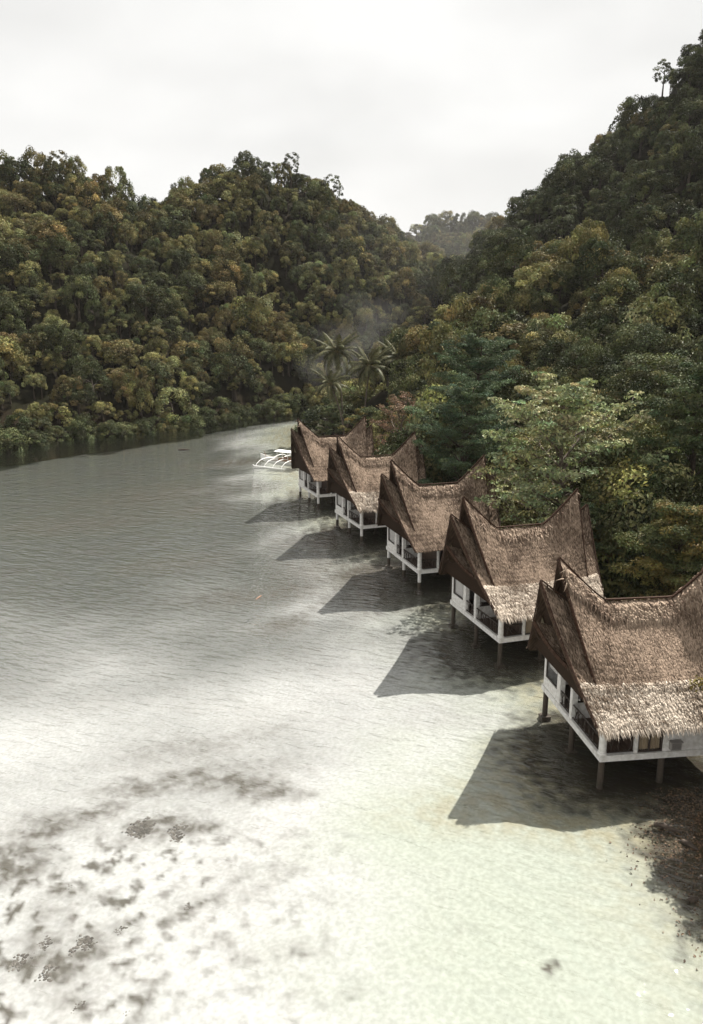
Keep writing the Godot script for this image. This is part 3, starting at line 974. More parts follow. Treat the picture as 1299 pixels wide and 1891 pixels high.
func make_forest():
	for k in 8: crowns_far.append(crown_mesh(200 + k, 3.0, [4.6, 3.8, 5.2, 4.2, 3.6, 5.6, 4.4, 5.0][k], 26, 125, 0.37))
	for k in 6: crowns_near.append(crown_mesh(300 + k, 3.4, [5.0, 4.2, 5.8, 4.6, 5.2, 4.0][k], 38, 240, 0.25))
	for k in 3: crowns_open.append(crown_mesh(400 + k, 2.3, 5.2, 26, 46, 0.40, 0.5))
	for k in 4: trunks.append(trunk_mesh(500 + k, 7.0, 0.26, 4, 2.2))
	for k in TONES.size():
		var m := mat("leaf_" + TONES[k].replace(" ", "_"), lin(tone_tint[k].r, tone_tint[k].g, tone_tint[k].b), 0.6, true)
		leaf_mat(m)
		tone_mats.append(m)
	var rng := RandomNumberGenerator.new()
	rng.seed = 77
	var patch := noise(81, 0.03, 3)
	var all := []
	# hill, x range, z range, spacing, size
	var plots := [["left hill", -190.0, 62.0, -345.0, -60.0, 3.5, 0.74], ["right slope", -8.0, 112.0, -215.0, -30.0, 5.0, 1.2], ["right mountain", 30.0, 190.0, -352.0, -120.0, 5.4, 1.15], ["far valley hill", -20.0, 200.0, -520.0, -300.0, 6.2, 1.2]]
	for p in plots:
		var x: float = p[1]
		while x < p[2]:
			var z: float = p[3]
			while z < p[4]:
				var tx: float = x + rng.randf_range(-0.48, 0.48) * p[5]
				var tz: float = z + rng.randf_range(-0.48, 0.48) * p[5]
				var roll := rng.randf()
				var size: float = p[6] * clampf(exp(rng.randfn(-0.10, 0.40)), 0.5, 1.75 if p[0] == "left hill" else 1.25)
				z += p[5]
				var hill: String = p[0]
				if not in_view(Vector3(tx, 20, tz), 0.5): continue
				var g := land(tx, tz)
				if g < 0.02: continue
				var gl := hill_between(tx, tz, left_shore, left_ridge, 1.0, 0.35, 0.92)
				var gr := hill_between(tx, tz, right_shore, spur, -1.0, 0.25, 1.15)
				var mine := "far valley hill"
				if gl >= g - 4.0 and gl > gr: mine = "left hill"
				elif gr >= g - 4.0: mine = "right slope"
				elif tz > -352.0: mine = "right mountain"
				if mine != hill: continue
				var tp := Vector3(tx, g, tz)
				if not in_view(tp + Vector3(0, 5, 0), 0.09): continue
				if hill == "left hill" and tz < -215.0 and near_line(tx, tz, left_ridge).z < 0.0 and near_line(tx, tz, left_ridge).x > 14.0: continue
				var blocked := false
				for s in clear_spots:
					if Vector2(tx - s.x, tz - s.y).length() < s.z: blocked = true
				if blocked: continue
				var t := patch.get_noise_2d(tx, tz) * 1.1 + rng.randfn(0.0, 0.55)
				var tone := 0
				if hill == "right slope": t -= 0.28
				if hill == "right mountain": tone = 5 if t < 0.45 else (0 if t < 0.95 else 4)  # mountain trees toned darker, cloud shade put into their leaf colour
				elif t < -0.62: tone = 5
				elif t < -0.25: tone = 0
				elif t < 0.08: tone = 1
				elif t < 0.30: tone = 4
				elif t < 0.52: tone = 6
				elif t < 0.72: tone = 3
				elif t < 0.9: tone = 0
				else: tone = 2
				var lift := rng.randf_range(1.2, 3.6)
				if g < 3.5: lift = rng.randf_range(-0.4, 0.6)
				all.append({"p": tp, "hill": hill, "size": size, "tone": tone, "roll": roll, "lift": lift, "turn": rng.randf() * TAU, "ht": rng.randf_range(0.75, 1.5), "wide": rng.randf_range(0.8, 1.25)})
			x += p[5]
	# mangroves leaning out along the waterline of the left hill
	for k in range(1, 11):
		var a := left_shore[k]
		var b := left_shore[k + 1] if k + 1 < left_shore.size() else a
		var n := int(a.distance_to(b) / 1.7)
		for i in n:
			var q := a.lerp(b, (i + rng.randf()) / n) + Vector3(rng.randfn(0.9, 1.0), 0, rng.randfn(0.9, 1.0))
			all.append({"p": Vector3(q.x, 0.05, q.z), "hill": "left hill", "size": rng.randf_range(0.55, 1.05), "tone": [0, 5, 5, 0, 1, 0, 5][rng.randi() % 7], "roll": rng.randf(), "lift": rng.randf_range(-1.5, -0.3), "turn": rng.randf() * TAU, "ht": rng.randf_range(0.8, 1.3)})
	# a few tall open-crowned trees standing proud of the skylines
	for q in [Vector3(-84, 0, -212), Vector3(-75, 0, -216), Vector3(-60, 0, -224), Vector3(-19, 0, -262), Vector3(-6, 0, -281), Vector3(84, 0, -272), Vector3(94, 0, -262), Vector3(66, 0, -315)]:
		var hh := "left hill" if q.x < 20.0 else "right mountain"
		all.append({"p": Vector3(q.x, land(q.x, q.z), q.z), "hill": hh, "size": rng.randf_range(0.95, 1.3), "tone": [0, 5, 4][rng.randi() % 3], "roll": 2.0, "lift": rng.randf_range(4.0, 6.5), "turn": rng.randf() * TAU, "ht": 1.1})
	# the 300 that show largest stand alone, the others grow as forest
	for t in all:
		var top: Vector3 = t.p + Vector3(0, t.lift + 3.0 * t.size, 0)
		t.score = t.size / top.distance_to(cam_pos) if in_view(top, 0.0) else 0.0
		if t.score > 0.0 and not in_sight(top): t.score *= 0.05
		if t.roll > 1.5: t.score *= 1.6
	all.sort_custom(func(a, b): return a.score > b.score)
	var singles := all.slice(0, 285)
	var rest := all.slice(285)
	label_trees(singles)
	for t in singles:
		var o := thing("forest_tree", t.label, "tree", t.p, t.turn, "trees on the " + t.hill)
		var near: bool = t.p.distance_to(cam_pos) < 125.0
		var pick := int(t.roll * 997.0)
		var set_: Array = crowns_open if t.roll > 1.5 else (crowns_near if near else crowns_far)
		var tr := put("trunk", trunks[pick % 4], M.bark, o)
		tr.scale = Vector3(t.size, (t.lift + 2.5 * t.size) / 7.0, t.size)
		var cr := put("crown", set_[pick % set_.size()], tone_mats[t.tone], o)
		cr.position = Vector3(0, t.lift, 0)
		cr.scale = Vector3(t.size * t.get("wide", 1.0), t.size * t.ht, t.size)
	for hill in ["left hill", "right slope", "right mountain", "far valley hill"]:
		var mine := rest.filter(func(t): return t.hill == hill)
		if mine.is_empty(): continue
		var o := thing("forest", "dense forest covering the " + hill + " between its larger trees", "forest")
		o.set_meta("kind", "stuff")
		var pool: Array = crowns_far.duplicate()
		for k in pool.size() + 1:
			var some: Array = mine if k == pool.size() else mine.filter(func(t): return int(t.roll * 997.0) % pool.size() == k)
			if some.is_empty(): continue
			var mm := MultiMesh.new()
			mm.transform_format = MultiMesh.TRANSFORM_3D
			mm.use_colors = true
			mm.mesh = trunks[1] if k == pool.size() else pool[k]
			mm.instance_count = some.size()
			for i in some.size():
				var t: Dictionary = some[i]
				if k == pool.size():
					mm.set_instance_transform(i, Transform3D(Basis(Vector3.UP, t.turn).scaled_local(Vector3(t.size, (t.lift + 2.5 * t.size) / 7.0, t.size)), t.p))
					mm.set_instance_color(i, Color.WHITE)
				else:
					mm.set_instance_transform(i, Transform3D(Basis(Vector3.UP, t.turn).scaled_local(Vector3(t.size * t.get("wide", 1.0), t.size * t.ht, t.size)), t.p + Vector3(0, t.lift, 0)))
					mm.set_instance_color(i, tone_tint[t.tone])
			var mi := MultiMeshInstance3D.new()
			mi.multimesh = mm
			mi.name = "trunks" if k == pool.size() else "crowns"
			mi.material_override = M.bark if k == pool.size() else M.leaf_plain
			o.add_child(mi, true)
			mi.set_meta("kind", "stuff")
	print("trees ", all.size(), " single ", singles.size(), " ", ["left hill", "right slope", "right mountain", "far valley hill"].map(func(h): return all.filter(func(t): return t.hill == h).size()))

func label_trees(list: Array):
	# each label names tone, form, place on the hill, and its order among the same, counted from the left
	var heaps := {}
	for t in list:
		var y: float = t.p.y
		var where := ""
		match t.hill:
			"left hill": where = "at the waterline of the left hill" if y < 5.0 else ("low on the left hill" if y < 17.0 else ("halfway up the left hill" if y < 36.0 else ("high on the left hill" if y < 48.0 else "on the skyline of the left hill")))
			"right slope": where = "behind the cottages at the shore" if y < 3.0 else ("on the lower right slope" if y < 9.0 else ("on the middle right slope" if y < 20.0 else "along the crest of the right slope"))
			"right mountain": where = "on the shaded right mountain" if y < 60.0 else "high on the steep right mountain"
			_: where = "on the hazy far hill"
		var form := "tall open-crowned tree" if t.roll > 1.5 else ("big round-crowned tree" if t.size > 1.15 else ("domed broadleaf tree" if t.ht < 1.05 else "upright broadleaf tree"))
		var key: String = "%s %s %s" % [TONES[t.tone], form, where]
		if not heaps.has(key): heaps[key] = []
		heaps[key].append(t)
	var ord := ["leftmost", "second from left", "third from left", "fourth from left", "fifth from left", "sixth from left", "seventh from left", "eighth from left", "ninth from left", "tenth from left"]
	for key in heaps:
		var h: Array = heaps[key]
		h.sort_custom(func(a, b): return pixel_x(a.p) < pixel_x(b.p))
		for k in h.size():
			if h.size() == 1: h[k].label = key
			elif k == h.size() - 1: h[k].label = key + ", rightmost of these"
			else: h[k].label = key + ", " + (ord[k] if k < ord.size() else "%dth from left" % (k + 1))

func limbed_tree(called: String, label: String, at: Vector3, seed_: int, ht: float, rad: float, limbs: int, leaf: float, per: int, flat: float, cols: Array, bark: Material, low := 0.3, pad := 1.0, bare := false, group := ""):
	# trunk, real limbs in tiers, leaf pads along their outer parts
	var rng := RandomNumberGenerator.new()
	rng.seed = seed_
	var o := thing(called, label, "tree", at, 0.0, group)
	var mb := MB.new()
	mb.smooth = true
	var lean := Vector3(rng.randf_range(-1, 1), 0, rng.randf_range(-1, 1)) * ht * 0.06
	var stem := func(t: float) -> Vector3: return Vector3(0, t * ht * 0.93, 0) + lean * t * t + Vector3(sin(t * 7.0), 0, cos(t * 5.0) - 1.0) * 0.25
	var pts := []
	var rr := []
	for k in 9:
		pts.append((stem.call(k / 8.0) as Vector3) - (Vector3(0, 1.2, 0) if k == 0 else Vector3.ZERO))
		rr.append(lerpf(0.34, 0.05, pow(k / 8.0, 0.8)) * ht / 14.0)
	mb.tube(pts, rr, 9)
	put("trunk", mb.mesh(), bark, o)
	var lv := Leaves.new()
	for k in limbs:
		var u := pow((k + 0.5) / limbs, 0.85)
		var az := k * 2.39996 + rng.randf_range(-0.35, 0.35)
		var prof := sqrt(maxf(0.06, 1.0 - pow(maxf(0.0, u - 0.25) / 0.78, 2.0))) * lerpf(0.7, 1.0, minf(1.0, u / 0.25))
		var tr := rad * prof * rng.randf_range(0.6, 1.08)
		var ty := lerpf(low, 0.98, u) * ht + rng.randf_range(-0.4, 0.4)
		var t := clampf((ty - 0.5 * tr) / ht, 0.16, 0.95)
		var p0: Vector3 = stem.call(t)
		var d := Vector3(cos(az) * tr, ty - p0.y + 0.1 * tr, sin(az) * tr)
		var l := d.length()
		d = d / l
		var bp := []
		var br := []
		for s in 6:
			var q := s / 5.0
			bp.append(p0 + d * l * q + Vector3(0, -0.10 * l * q * q + 0.25 * sin(q * 4.0 + k), 0) + Vector3(-d.z, 0, d.x) * 0.3 * sin(q * 5.0 + k))
			br.append(lerpf(0.11, 0.018, q) * (0.6 + 0.06 * l) * (1.25 - 0.6 * t))
		var b := MB.new()
		b.smooth = true
		b.tube(bp, br, 6, Color.WHITE, false)
		var base := (cols[rng.randi() % cols.size()] as Color)
		for s in range(2, 11):
			var q := s / 10.0
			var i := mini(int(q * 5.0), 4)
			var c: Vector3 = bp[i].lerp(bp[i + 1], q * 5.0 - i)
			var side := (Vector3(-d.z, 0, d.x) * (1.0 if s % 2 else -1.0) + d * 0.5 + Vector3(0, rng.randf_range(0.0, 0.35), 0)).normalized()
			var sl := l * 0.30 * (1.15 - 0.5 * q) * rng.randf_range(0.6, 1.2)
			var tip := c + side * sl
			b.tube([c, c.lerp(tip, 0.5) + Vector3(0, 0.08, 0), tip], [0.035, 0.024, 0.012], 4, Color.WHITE, false)
			var pr := pad * rng.randf_range(0.55, 1.0) * (0.5 + 0.07 * l)
			for e in 2:
				var pc := tip if e else c.lerp(tip, 0.35) + Vector3(0, 0.1, 0)
				var col := tint_of(rng, base if rng.randf() < 0.7 else cols[rng.randi() % cols.size()], 0.16)
				clump(lv, rng, pc, (Vector3.UP + d * 0.4).normalized(), pr, flat, per, leaf, col)
		put("limb", b.mesh(), bark, o)
	# the leader
	for k in 3: clump(lv, rng, stem.call(1.0) + dir(rng) * 0.5, Vector3.UP, pad * 0.8, flat, per, leaf, cols[0])
	var cr := put("crown", lv.mesh(), M.leaf_plain, o)
	return o

func frond_mesh(seed_: int, l: float, droop: float) -> ArrayMesh:
	var rng := RandomNumberGenerator.new()
	rng.seed = seed_
	var mb := MB.new()
	var at := func(t: float) -> Vector3: return Vector3(l * (t - 0.16 * droop * t * t * t), l * (0.42 * t - droop * 0.62 * t * t), 0)
	var pts := []
	var rr := []
	for k in 10:
		pts.append(at.call(k / 9.0)); rr.append(lerpf(0.05, 0.008, k / 9.0))
	mb.tube(pts, rr, 5, Color(0.16, 0.13, 0.06), false)
	for k in 44:
		var t := 0.10 + 0.89 * k / 43.0
		var p: Vector3 = at.call(t)
		var d: Vector3 = ((at.call(t + 0.01) as Vector3) - p).normalized()
		var ll := l * 0.21 * sin(PI * pow(t, 0.7) * 0.92 + 0.18) * rng.randf_range(0.85, 1.1)
		for s in [1.0, -1.0]:
			var q := (d * 0.55 + Vector3(0, -0.28, 0) + Vector3(0, 0, s) * 0.8 + dir(rng) * 0.1).normalized()
			var w := 0.05 * d
			var e := p + q * ll * 0.55
			var f := p + q * ll + Vector3(0, -0.28 * ll, 0)
			var col := tint_of(rng, Color(0.085, 0.085, 0.043), 0.25)
			mb.quad(p - w, e - w * 0.9, e + w * 0.9, p + w, col)
			mb.tri(e - w * 0.9, f, e + w * 0.9, col)
	return mb.mesh()

var fronds := []
func palm(label: String, at: Vector3, ht: float, lean: Vector3, scale_: float, count: int, seed_: int):
	if fronds.is_empty():
		for k in 4: fronds.append(frond_mesh(600 + k, 4.6, [0.5, 0.8, 1.1, 1.5][k]))
	var rng := RandomNumberGenerator.new()
	rng.seed = seed_
	var o := thing("coconut_palm", label, "palm tree", at, 0.0, "coconut palms by the far cottages")
	var mb := MB.new()
	mb.smooth = true
	var pts := []
	var rr := []
	for k in 9:
		var t := k / 8.0
		pts.append(Vector3(0, -0.8 + t * (ht + 0.8), 0) + lean * t * t)
		rr.append(lerpf(0.2, 0.11, pow(t, 0.6)) + (0.08 if k == 0 else 0.0))
	mb.tube(pts, rr, 8)
	put("trunk", mb.mesh(), M.pale_bark, o)
	for k in count:
		var age := float(k) / count
		var f := put("frond", fronds[mini(3, int(age * 4.0))], M.leaf_plain, o)
		var b := Basis(Vector3.UP, k * 2.39996 + rng.randf_range(-0.2, 0.2)) * Basis(Vector3.BACK, lerpf(0.75, -0.55, age) + rng.randf_range(-0.12, 0.12)) * Basis(Vector3.RIGHT, rng.randf_range(-0.3, 0.3))
		f.transform = Transform3D(b.scaled(Vector3.ONE * scale_ * rng.randf_range(0.85, 1.1)), pts[8])
	mb = MB.new(); mb.smooth = true
	for k in 5:
		var a := k * 1.26
		var s := SphereMesh.new()
		var c: Vector3 = pts[8] + Vector3(cos(a) * 0.22, -0.25 - 0.06 * (k % 2), sin(a) * 0.22)
		mb.tube([c + Vector3(0, 0.15, 0), c + Vector3(0, 0.1, 0), c, c - Vector3(0, 0.1, 0), c - Vector3(0, 0.14, 0)], [0.02, 0.11, 0.14, 0.1, 0.02], 7)
	put("coconuts", mb.mesh(), M.boat_wood, o)

func on_ground(x: float, z: float) -> Vector3:
	return Vector3(x, maxf(land(x, z), -0.1), z)

func make_special_trees():
	var almond := [Color(0.27, 0.30, 0.15), Color(0.33, 0.345, 0.175), Color(0.21, 0.24, 0.12), Color(0.31, 0.30, 0.165)]
	limbed_tree("almond_tree", "broad light green tree with tiered limbs behind the second and third cottages", on_ground(17.6, -63), 711, 17.3, 8.2, 42, 0.33, 25, 0.28, almond, M.pale_bark, 0.26, 1.0)
	var feather := [Color(0.085, 0.115, 0.060), Color(0.105, 0.14, 0.075), Color(0.065, 0.09, 0.05)]
	limbed_tree("feathery_tree", "dark bluish green tree with fine feathery leaves behind the third and fourth cottages", on_ground(11.5, -82), 712, 16.0, 5.6, 30, 0.20, 85, 0.45, feather, M.bark, 0.3, 1.0)
	limbed_tree("feathery_tree", "dark green spreading tree up the slope, above the bluish green feathery one", on_ground(15.5, -95), 718, 18.0, 6.4, 28, 0.24, 70, 0.42, feather, M.bark, 0.4, 1.05)
	var bush := [Color(0.099, 0.112, 0.048), Color(0.132, 0.132, 0.055), Color(0.079, 0.093, 0.043), Color(0.172, 0.145, 0.053)]
	limbed_tree("bushy_tree", "dense yellowish green tree right behind the nearest cottage", on_ground(21.5, -48.5), 713, 10.5, 4.0, 34, 0.20, 85, 0.6, bush, M.bark, 0.08, 1.0)
	var gloss := [Color(0.079, 0.099, 0.046), Color(0.105, 0.125, 0.060)]
	limbed_tree("glossy_tree", "tall glossy green tree at the right edge, beside the light green tiered tree", on_ground(26.5, -60), 714, 17.0, 5.0, 30, 0.24, 70, 0.5, gloss, M.bark, 0.25, 1.0)
	limbed_tree("glossy_tree", "dark glossy tree between the second cottage and the yellowish bushy tree", on_ground(19.5, -57), 719, 9.0, 3.6, 26, 0.22, 70, 0.55, gloss, M.bark, 0.15, 0.9)
	var rust := [Color(0.20, 0.125, 0.078), Color(0.16, 0.10, 0.06), Color(0.14, 0.105, 0.06), Color(0.26, 0.18, 0.12)]
	limbed_tree("rusty_tree", "thin half-bare tree with reddish brown leaves and pale twigs behind the far cottages", on_ground(6.0, -97.5), 715, 13.2, 4.6, 24, 0.24, 13, 0.4, rust, M.pale_bark, 0.2, 0.9)
	limbed_tree("shore_bush", "pale olive shrub at the water's edge behind the farthest cottage roof", on_ground(-3.6, -148), 716, 6.5, 3.0, 22, 0.22, 45, 0.6, [Color(0.132, 0.145, 0.072), Color(0.105, 0.118, 0.060)], M.bark, 0.05, 0.8)
	limbed_tree("shore_tree", "leafy bank tree whose branch tips show at the right edge before the nearest eave", on_ground(20.0, -30.6), 731, 7.6, 4.3, 36, 0.24, 90, 0.6, bush, M.bark, 0.3, 0.9)
	limbed_tree("shore_bush", "low dark bush on the bank directly behind the farthest cottage's land end", on_ground(2.6, -113), 741, 4.8, 3.2, 26, 0.22, 60, 0.6, gloss, M.bark, 0.06, 0.9)
	limbed_tree("shore_bush", "olive bush at the foot of the broad palm", on_ground(2.6, -129), 742, 6.5, 4.2, 26, 0.24, 60, 0.6, bush, M.bark, 0.06, 0.95)
	limbed_tree("shore_bush", "leafy bush up the bank between the palms and the rusty tree", on_ground(6.0, -131), 743, 4.5, 3.6, 26, 0.24, 60, 0.6, gloss, M.bark, 0.06, 0.95)
	palm("tallest coconut palm with a pale bare trunk rising beside the water", on_ground(-1.6, -149), 14.6, Vector3(-1.2, 0, 0), 1.25, 24, 721)
	palm("shorter coconut palm leaning out over the water below the tallest palm", on_ground(-1.2, -142), 10.2, Vector3(-2.6, 0, 0.5), 1.05, 20, 722)
	palm("broad coconut palm right of the tallest one, above the farthest cottage", on_ground(2.4, -146), 10.3, Vector3(1.0, 0, 0), 1.35, 24, 723)
	palm("rightmost of the coconut palms, half hidden behind the rusty tree", on_ground(8.2, -150), 6.5, Vector3(0.6, 0, 0), 1.2, 20, 724)
	palm("low dark palm in the shade behind the third cottage", on_ground(14.2, -73), 5.6, Vector3(-0.5, 0, 0.3), 0.8, 16, 725)

# ---------------------------------------------------------------- boat and small things
func make_boat():
	var o := thing("outrigger_boat", "white outrigger boat with a flat white canopy moored by the farthest cottage", "boat", Vector3(-9.9, 0, -122.3), deg_to_rad(-31.0))
	# hull: stations along x
	var hull := func(i: int, j: int) -> Array:
		var t := lerpf(-1.0, 1.0, i / 20.0)
		var w := 0.55 * pow(maxf(0.0, 1.0 - pow(absf(t), 2.6)), 0.7) + 0.015
		var keel := -0.35 + 0.75 * pow(absf(t), 4.0)
		var top := 0.75 + 0.55 * pow(absf(t), 3.0)
		var s := lerpf(-1.0, 1.0, j / 8.0)
		var y := lerpf(keel, top, pow(absf(s), 1.3))
		return [Vector3(t * 5.4, y, signf(s) * w * pow(absf(s), 0.55)), Vector2(t * 5.0, s), Color.WHITE]
	var mb := MB.new()
	mb.smooth = true
	mb.grid(21, 9, hull)
	put("hull", mb.mesh(), M.boat_white, o)
	mb = MB.new()
	mb.box(Vector3(-3.2, 0.45, -0.5), Vector3(3.6, 0.52, 0.5))
	put("deck", mb.mesh(), M.boat_wood, o)
	mb = MB.new()
	mb.box(Vector3(-1.5, 0.5, -0.62), Vector3(2.6, 0.98, -0.56))
	mb.box(Vector3(-1.5, 0.5, 0.56), Vector3(2.6, 0.98, 0.62))
	put("side_board", mb.mesh(), M.boat_wood, o)
	for x: float in [-1.6, 0.4, 2.5]:
		for s in [1.0, -1.0]:
			mb = MB.new()
			mb.beam(Vector3(x, 0.5, s * 0.6), Vector3(x, 2.02, s * 0.75), 0.06, 0.06)
			put("canopy_post", mb.mesh(), M.boat_white, o)
	mb = MB.new(); mb.smooth = true
	for k in [0.0, -0.04]:
		mb.grid(11, 9, func(i: int, j: int) -> Array:
			var x := lerpf(-2.0, 2.9, i / 10.0)
			var z := lerpf(-1.05, 1.05, j / 8.0)
			return [Vector3(x, 2.12 - 0.12 * z * z + 0.02 * sin(x * 3.0) + k, z), Vector2(x, z), Color.WHITE])
	put("canopy", mb.mesh(), M.boat_white, o)
	for s in [1.0, -1.0]:
		mb = MB.new(); mb.smooth = true
		mb.tube([Vector3(-3.7, 0.22, s * 4.2), Vector3(-3.3, 0.08, s * 4.25), Vector3(0, 0.05, s * 4.3), Vector3(2.2, 0.06, s * 4.25), Vector3(2.6, 0.14, s * 4.2)], [0.05, 0.09, 0.1, 0.09, 0.04], 9)
		put("outrigger_float", mb.mesh(), M.boat_white, o)
		for x: float in [-3.0, -1.4, 0.2, 1.8]:
			mb = MB.new(); mb.smooth = true
			mb.tube([Vector3(x + 0.1, 0.72, 0), Vector3(x + 0.05, 0.95, s * 1.2), Vector3(x, 0.98, s * 2.4), Vector3(x - 0.05, 0.8, s * 3.3), Vector3(x - 0.1, 0.42, s * 4.0), Vector3(x - 0.1, 0.08, s * 4.28)], [0.07, 0.065, 0.06, 0.055, 0.05, 0.045], 7)
			put("outrigger_arm", mb.mesh(), M.boat_white, o)
	mb = MB.new(); mb.smooth = true
	mb.tube([Vector3(-4.3, 0.9, 0), Vector3(-4.7, 1.75, 0.0)], [0.05, 0.03], 6)
	put("bow_pole", mb.mesh(), M.boat_wood, o)

func lump(seed_: int, r: float) -> ArrayMesh:
	# a head of many small knobs, thinning out into the sand
	var rng := RandomNumberGenerator.new()
	rng.seed = seed_
	var f := noise(seed_, 2.2, 3)
	var mb := MB.new(); mb.smooth = true
	for k in int(60 + 300 * r):
		var q := Vector2.from_angle(rng.randf() * TAU) * r * pow(rng.randf(), 0.6) * (1.0 + 0.5 * f.get_noise_2d(k, seed_))
		q.y *= 0.85
		var edge := clampf(q.length() / r, 0.0, 1.2)
		var s := r * rng.randf_range(0.05, 0.15) * (1.25 - 0.6 * edge)
		var ht := s * rng.randf_range(0.2, 0.55)
		var base := Color(0.07, 0.059, 0.046).lerp(Color(0.22, 0.205, 0.18), clampf(edge * edge * 0.75 + rng.randfn(0.0, 0.16), 0.0, 1.0))
		var c := Vector3(q.x, -0.02, q.y)
		mb.grid(10, 5, func(i: int, j: int) -> Array:
			var a := TAU * i / 9.0
			var b := j / 4.0 * PI * 0.5
			var w := 1.0 + 0.5 * f.get_noise_2d(c.x * 9.0 + cos(a) * 1.2, c.z * 9.0 + sin(a) * 1.2)
			return [c + Vector3(cos(a) * cos(b) * s * w, sin(b) * ht, sin(a) * cos(b) * s * w), Vector2(c.x, c.z), base])
	return mb.mesh()

var coral_spots := [
	[-10.0, -25.8, 0.78, "largest round dark coral head in the pale sand near the lower left corner"],
	[-9.7, -33.1, 0.94, "dark coral clump at the left of the shadowy weed band"],
	[-7.7, -32.5, 0.83, "dark coral clump in the middle of the weed band"],
	[-12.2, -25.3, 0.69, "dark coral head at the left edge, left of the largest one"],
	[-10.8, -24.6, 0.75, "ragged coral head just below the largest one"],
	[-8.1, -24.3, 0.34, "small isolated dark coral knob right of the largest coral head"],
	[-9.3, -23.0, 0.47, "coral head at the lower edge with a paler side"],
	[-7.4, -22.8, 0.50, "rightmost coral head along the lower left edge"],
	[-2.0, -24.7, 0.33, "lone faint coral knob in open white sand, near the lower middle"],
	[-12.0, -29.1, 0.45, "small coral head near the left edge under the weed band"],
	[-6.3, -27.6, 0.47, "faint coral clump in the sand below the weed band"],
	[-11.6, -26.1, 0.55, "coral head touching the upper left of the largest one"],
	[-8.9, -26.6, 0.43, "small coral clump on the upper right of the largest coral head"],
	[6.9, -23.6, 0.25, "tiny dark stone on the pale bed near the lower right"]]

func make_corals():
	for k in coral_spots.size():
		var s: Array = coral_spots[k]
		var dr := near_line(s[0], s[1], right_shore).x
		var o := put("coral_head", lump(900 + k, s[2]), M.coral)
		o.position = Vector3(s[0], -bed_depth(s[0], s[1], dr) - 0.03, s[1])
		tag(o, s[3], "coral", "coral heads on the lagoon bed")

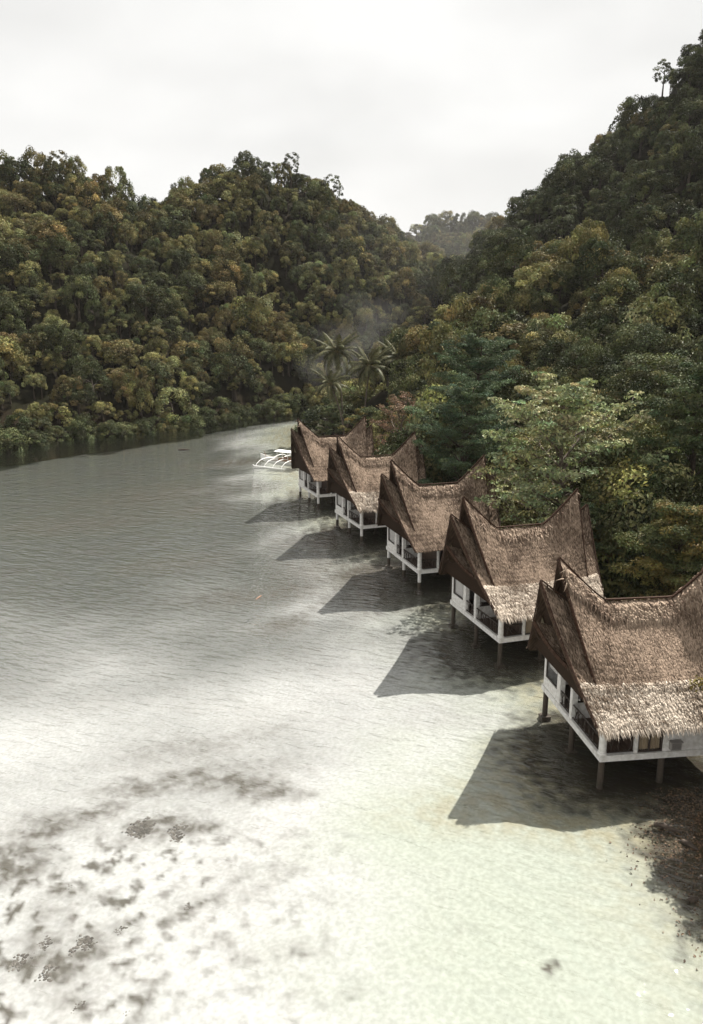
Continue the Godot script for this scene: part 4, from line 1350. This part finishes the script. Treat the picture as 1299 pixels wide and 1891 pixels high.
func make_shore_bits():
	# leaf litter, shells and stones along the brown beach at the lower right
	var rng := RandomNumberGenerator.new()
	rng.seed = 55
	var lv := MB.new()
	for k in 5200:
		var z := rng.randf_range(-34.0, -20.0)
		var q := near_line(12.0, z, right_shore)
		var x := 12.0 + q.x + rng.randfn(0.9, 1.1)
		var s := near_line(x, z, right_shore)
		var dr := s.x if s.z < 0.0 else -s.x
		var y := (-0.12 + 0.14 * minf(-dr, 2.0)) if dr < 0.0 else -bed_depth(x, z, dr)
		var r := rng.randf_range(0.025, 0.085)
		var n := (Vector3.UP + dir(rng) * 0.8).normalized()
		var t := n.cross(dir(rng)).normalized() * r
		var b := n.cross(t)
		var c := Vector3(x, y + 0.03, z)
		var pal := rng.randf()
		var col := Color(0.05, 0.03, 0.018).lerp(Color(0.20, 0.12, 0.065), rng.randf())
		if pal > 0.997: col = Color(0.7, 0.68, 0.62)
		lv.quad(c - t, c + b * 0.6 + n * r * 0.3, c + t, c - b * 0.6 + n * r * 0.2, col)
	var o := put("leaf_litter", lv.mesh(), M.litter)
	o.set_meta("kind", "stuff")
	o.set_meta("label", "brown leaf litter and shell bits along the narrow beach")
	for k in 3:
		var mb := MB.new(); mb.smooth = true
		var p: Vector3 = [Vector3(13.9, 0.06, -30.6), Vector3(14.4, 0.05, -29.4), Vector3(13.2, 0.02, -26.2)][k]
		var d: Vector3 = [Vector3(0.8, 0.03, 0.5), Vector3(0.5, 0.0, 0.75), Vector3(0.6, 0.02, -0.2)][k]
		var l: float = [1.2, 0.8, 0.7][k]
		mb.tube([p - d * l * 0.5, p - d * l * 0.1 + Vector3(0, 0.05, 0), p + d * l * 0.25, p + d * l * 0.5], [0.10, 0.12, 0.09, 0.05], 8)
		tag(put("driftwood_log", mb.mesh(), M.bark), ["thick dark driftwood log at the top of the brown beach", "shorter driftwood log below the thick one on the beach", "thin dark stick lying in the shallows off the beach"][k], "driftwood", "driftwood on the brown beach")
	var mb2 := MB.new(); mb2.smooth = true
	mb2.tube([Vector3(-30.2, 0.0, -136.6), Vector3(-29.3, 0.07, -136.3), Vector3(-28.2, 0.02, -136.6)], [0.1, 0.2, 0.05], 7)
	tag(put("floating_branch", mb2.mesh(), M.bark), "dark branch drifting on the open water off the left hill", "branch")
	mb2 = MB.new(); mb2.smooth = true
	mb2.tube([Vector3(-7.7, 0.0, -60.2), Vector3(-7.5, 0.05, -60.6), Vector3(-7.35, 0.02, -61.1)], [0.03, 0.07, 0.03], 7)
	tag(put("floating_leaf", mb2.mesh(), M.boat_wood), "small brown leaf sheath floating in the middle of the lagoon", "leaf")

func make_mist():
	# damp air lying in the valley, and a wisp of wood smoke over the palms
	var bank := [[Vector3(60, 40, -400), Vector3(330, 130, 240), 0.0003], [Vector3(20, 24, -262), Vector3(90, 70, 110), 0.0004]]
	var rng := RandomNumberGenerator.new()
	rng.seed = 31
	for k in 16:
		var t := k / 15.0
		bank.append([Vector3(-7.0 + 13.0 * t + rng.randfn(0, 2.5), 9.0 + 15.0 * t + rng.randfn(0, 2.0), -188.0 - 16.0 * t), Vector3(rng.randf_range(8, 16), rng.randf_range(5, 11), rng.randf_range(10, 18)), 0.0015])
	for k in bank.size():
		var f := FogVolume.new()
		f.shape = RenderingServer.FOG_VOLUME_SHAPE_ELLIPSOID
		f.size = bank[k][1]
		f.position = bank[k][0]
		var m := FogMaterial.new()
		m.density = bank[k][2]
		m.albedo = lin(0.92, 0.90, 0.87)
		f.material = m
		f.name = numbered("mist" if k < 2 else "smoke")
		f.set_meta("kind", "stuff")
		f.set_meta("label", "pale mist lying in the far valley" if k < 2 else "thin wisp of wood smoke drifting above the palms")
		add_child(f)

func _ready():
	make_view()
	make_materials()
	make_terrain()
	make_seabed()
	make_cottages()
	# keep the forest clear of the cottages and of the trees built one by one
	for p in [Vector3(14.5, -39, 10), Vector3(12, -54, 9.5), Vector3(8, -68, 9), Vector3(3, -83, 8.5), Vector3(-2, -98, 8.5), Vector3(16.5, -63, 4.5), Vector3(11.5, -82, 3.5), Vector3(21.5, -48.5, 4), Vector3(6, -97.5, 4), Vector3(-3, -146, 7), Vector3(3.5, -146, 8), Vector3(0.5, -131, 9), Vector3(2, -117, 6), Vector3(26.5, -60, 3), Vector3(20, -40, 6)]:
		clear_spots.append(p)
	make_special_trees()
	make_forest()
	make_boat()
	make_corals()
	make_shore_bits()
	make_mist()
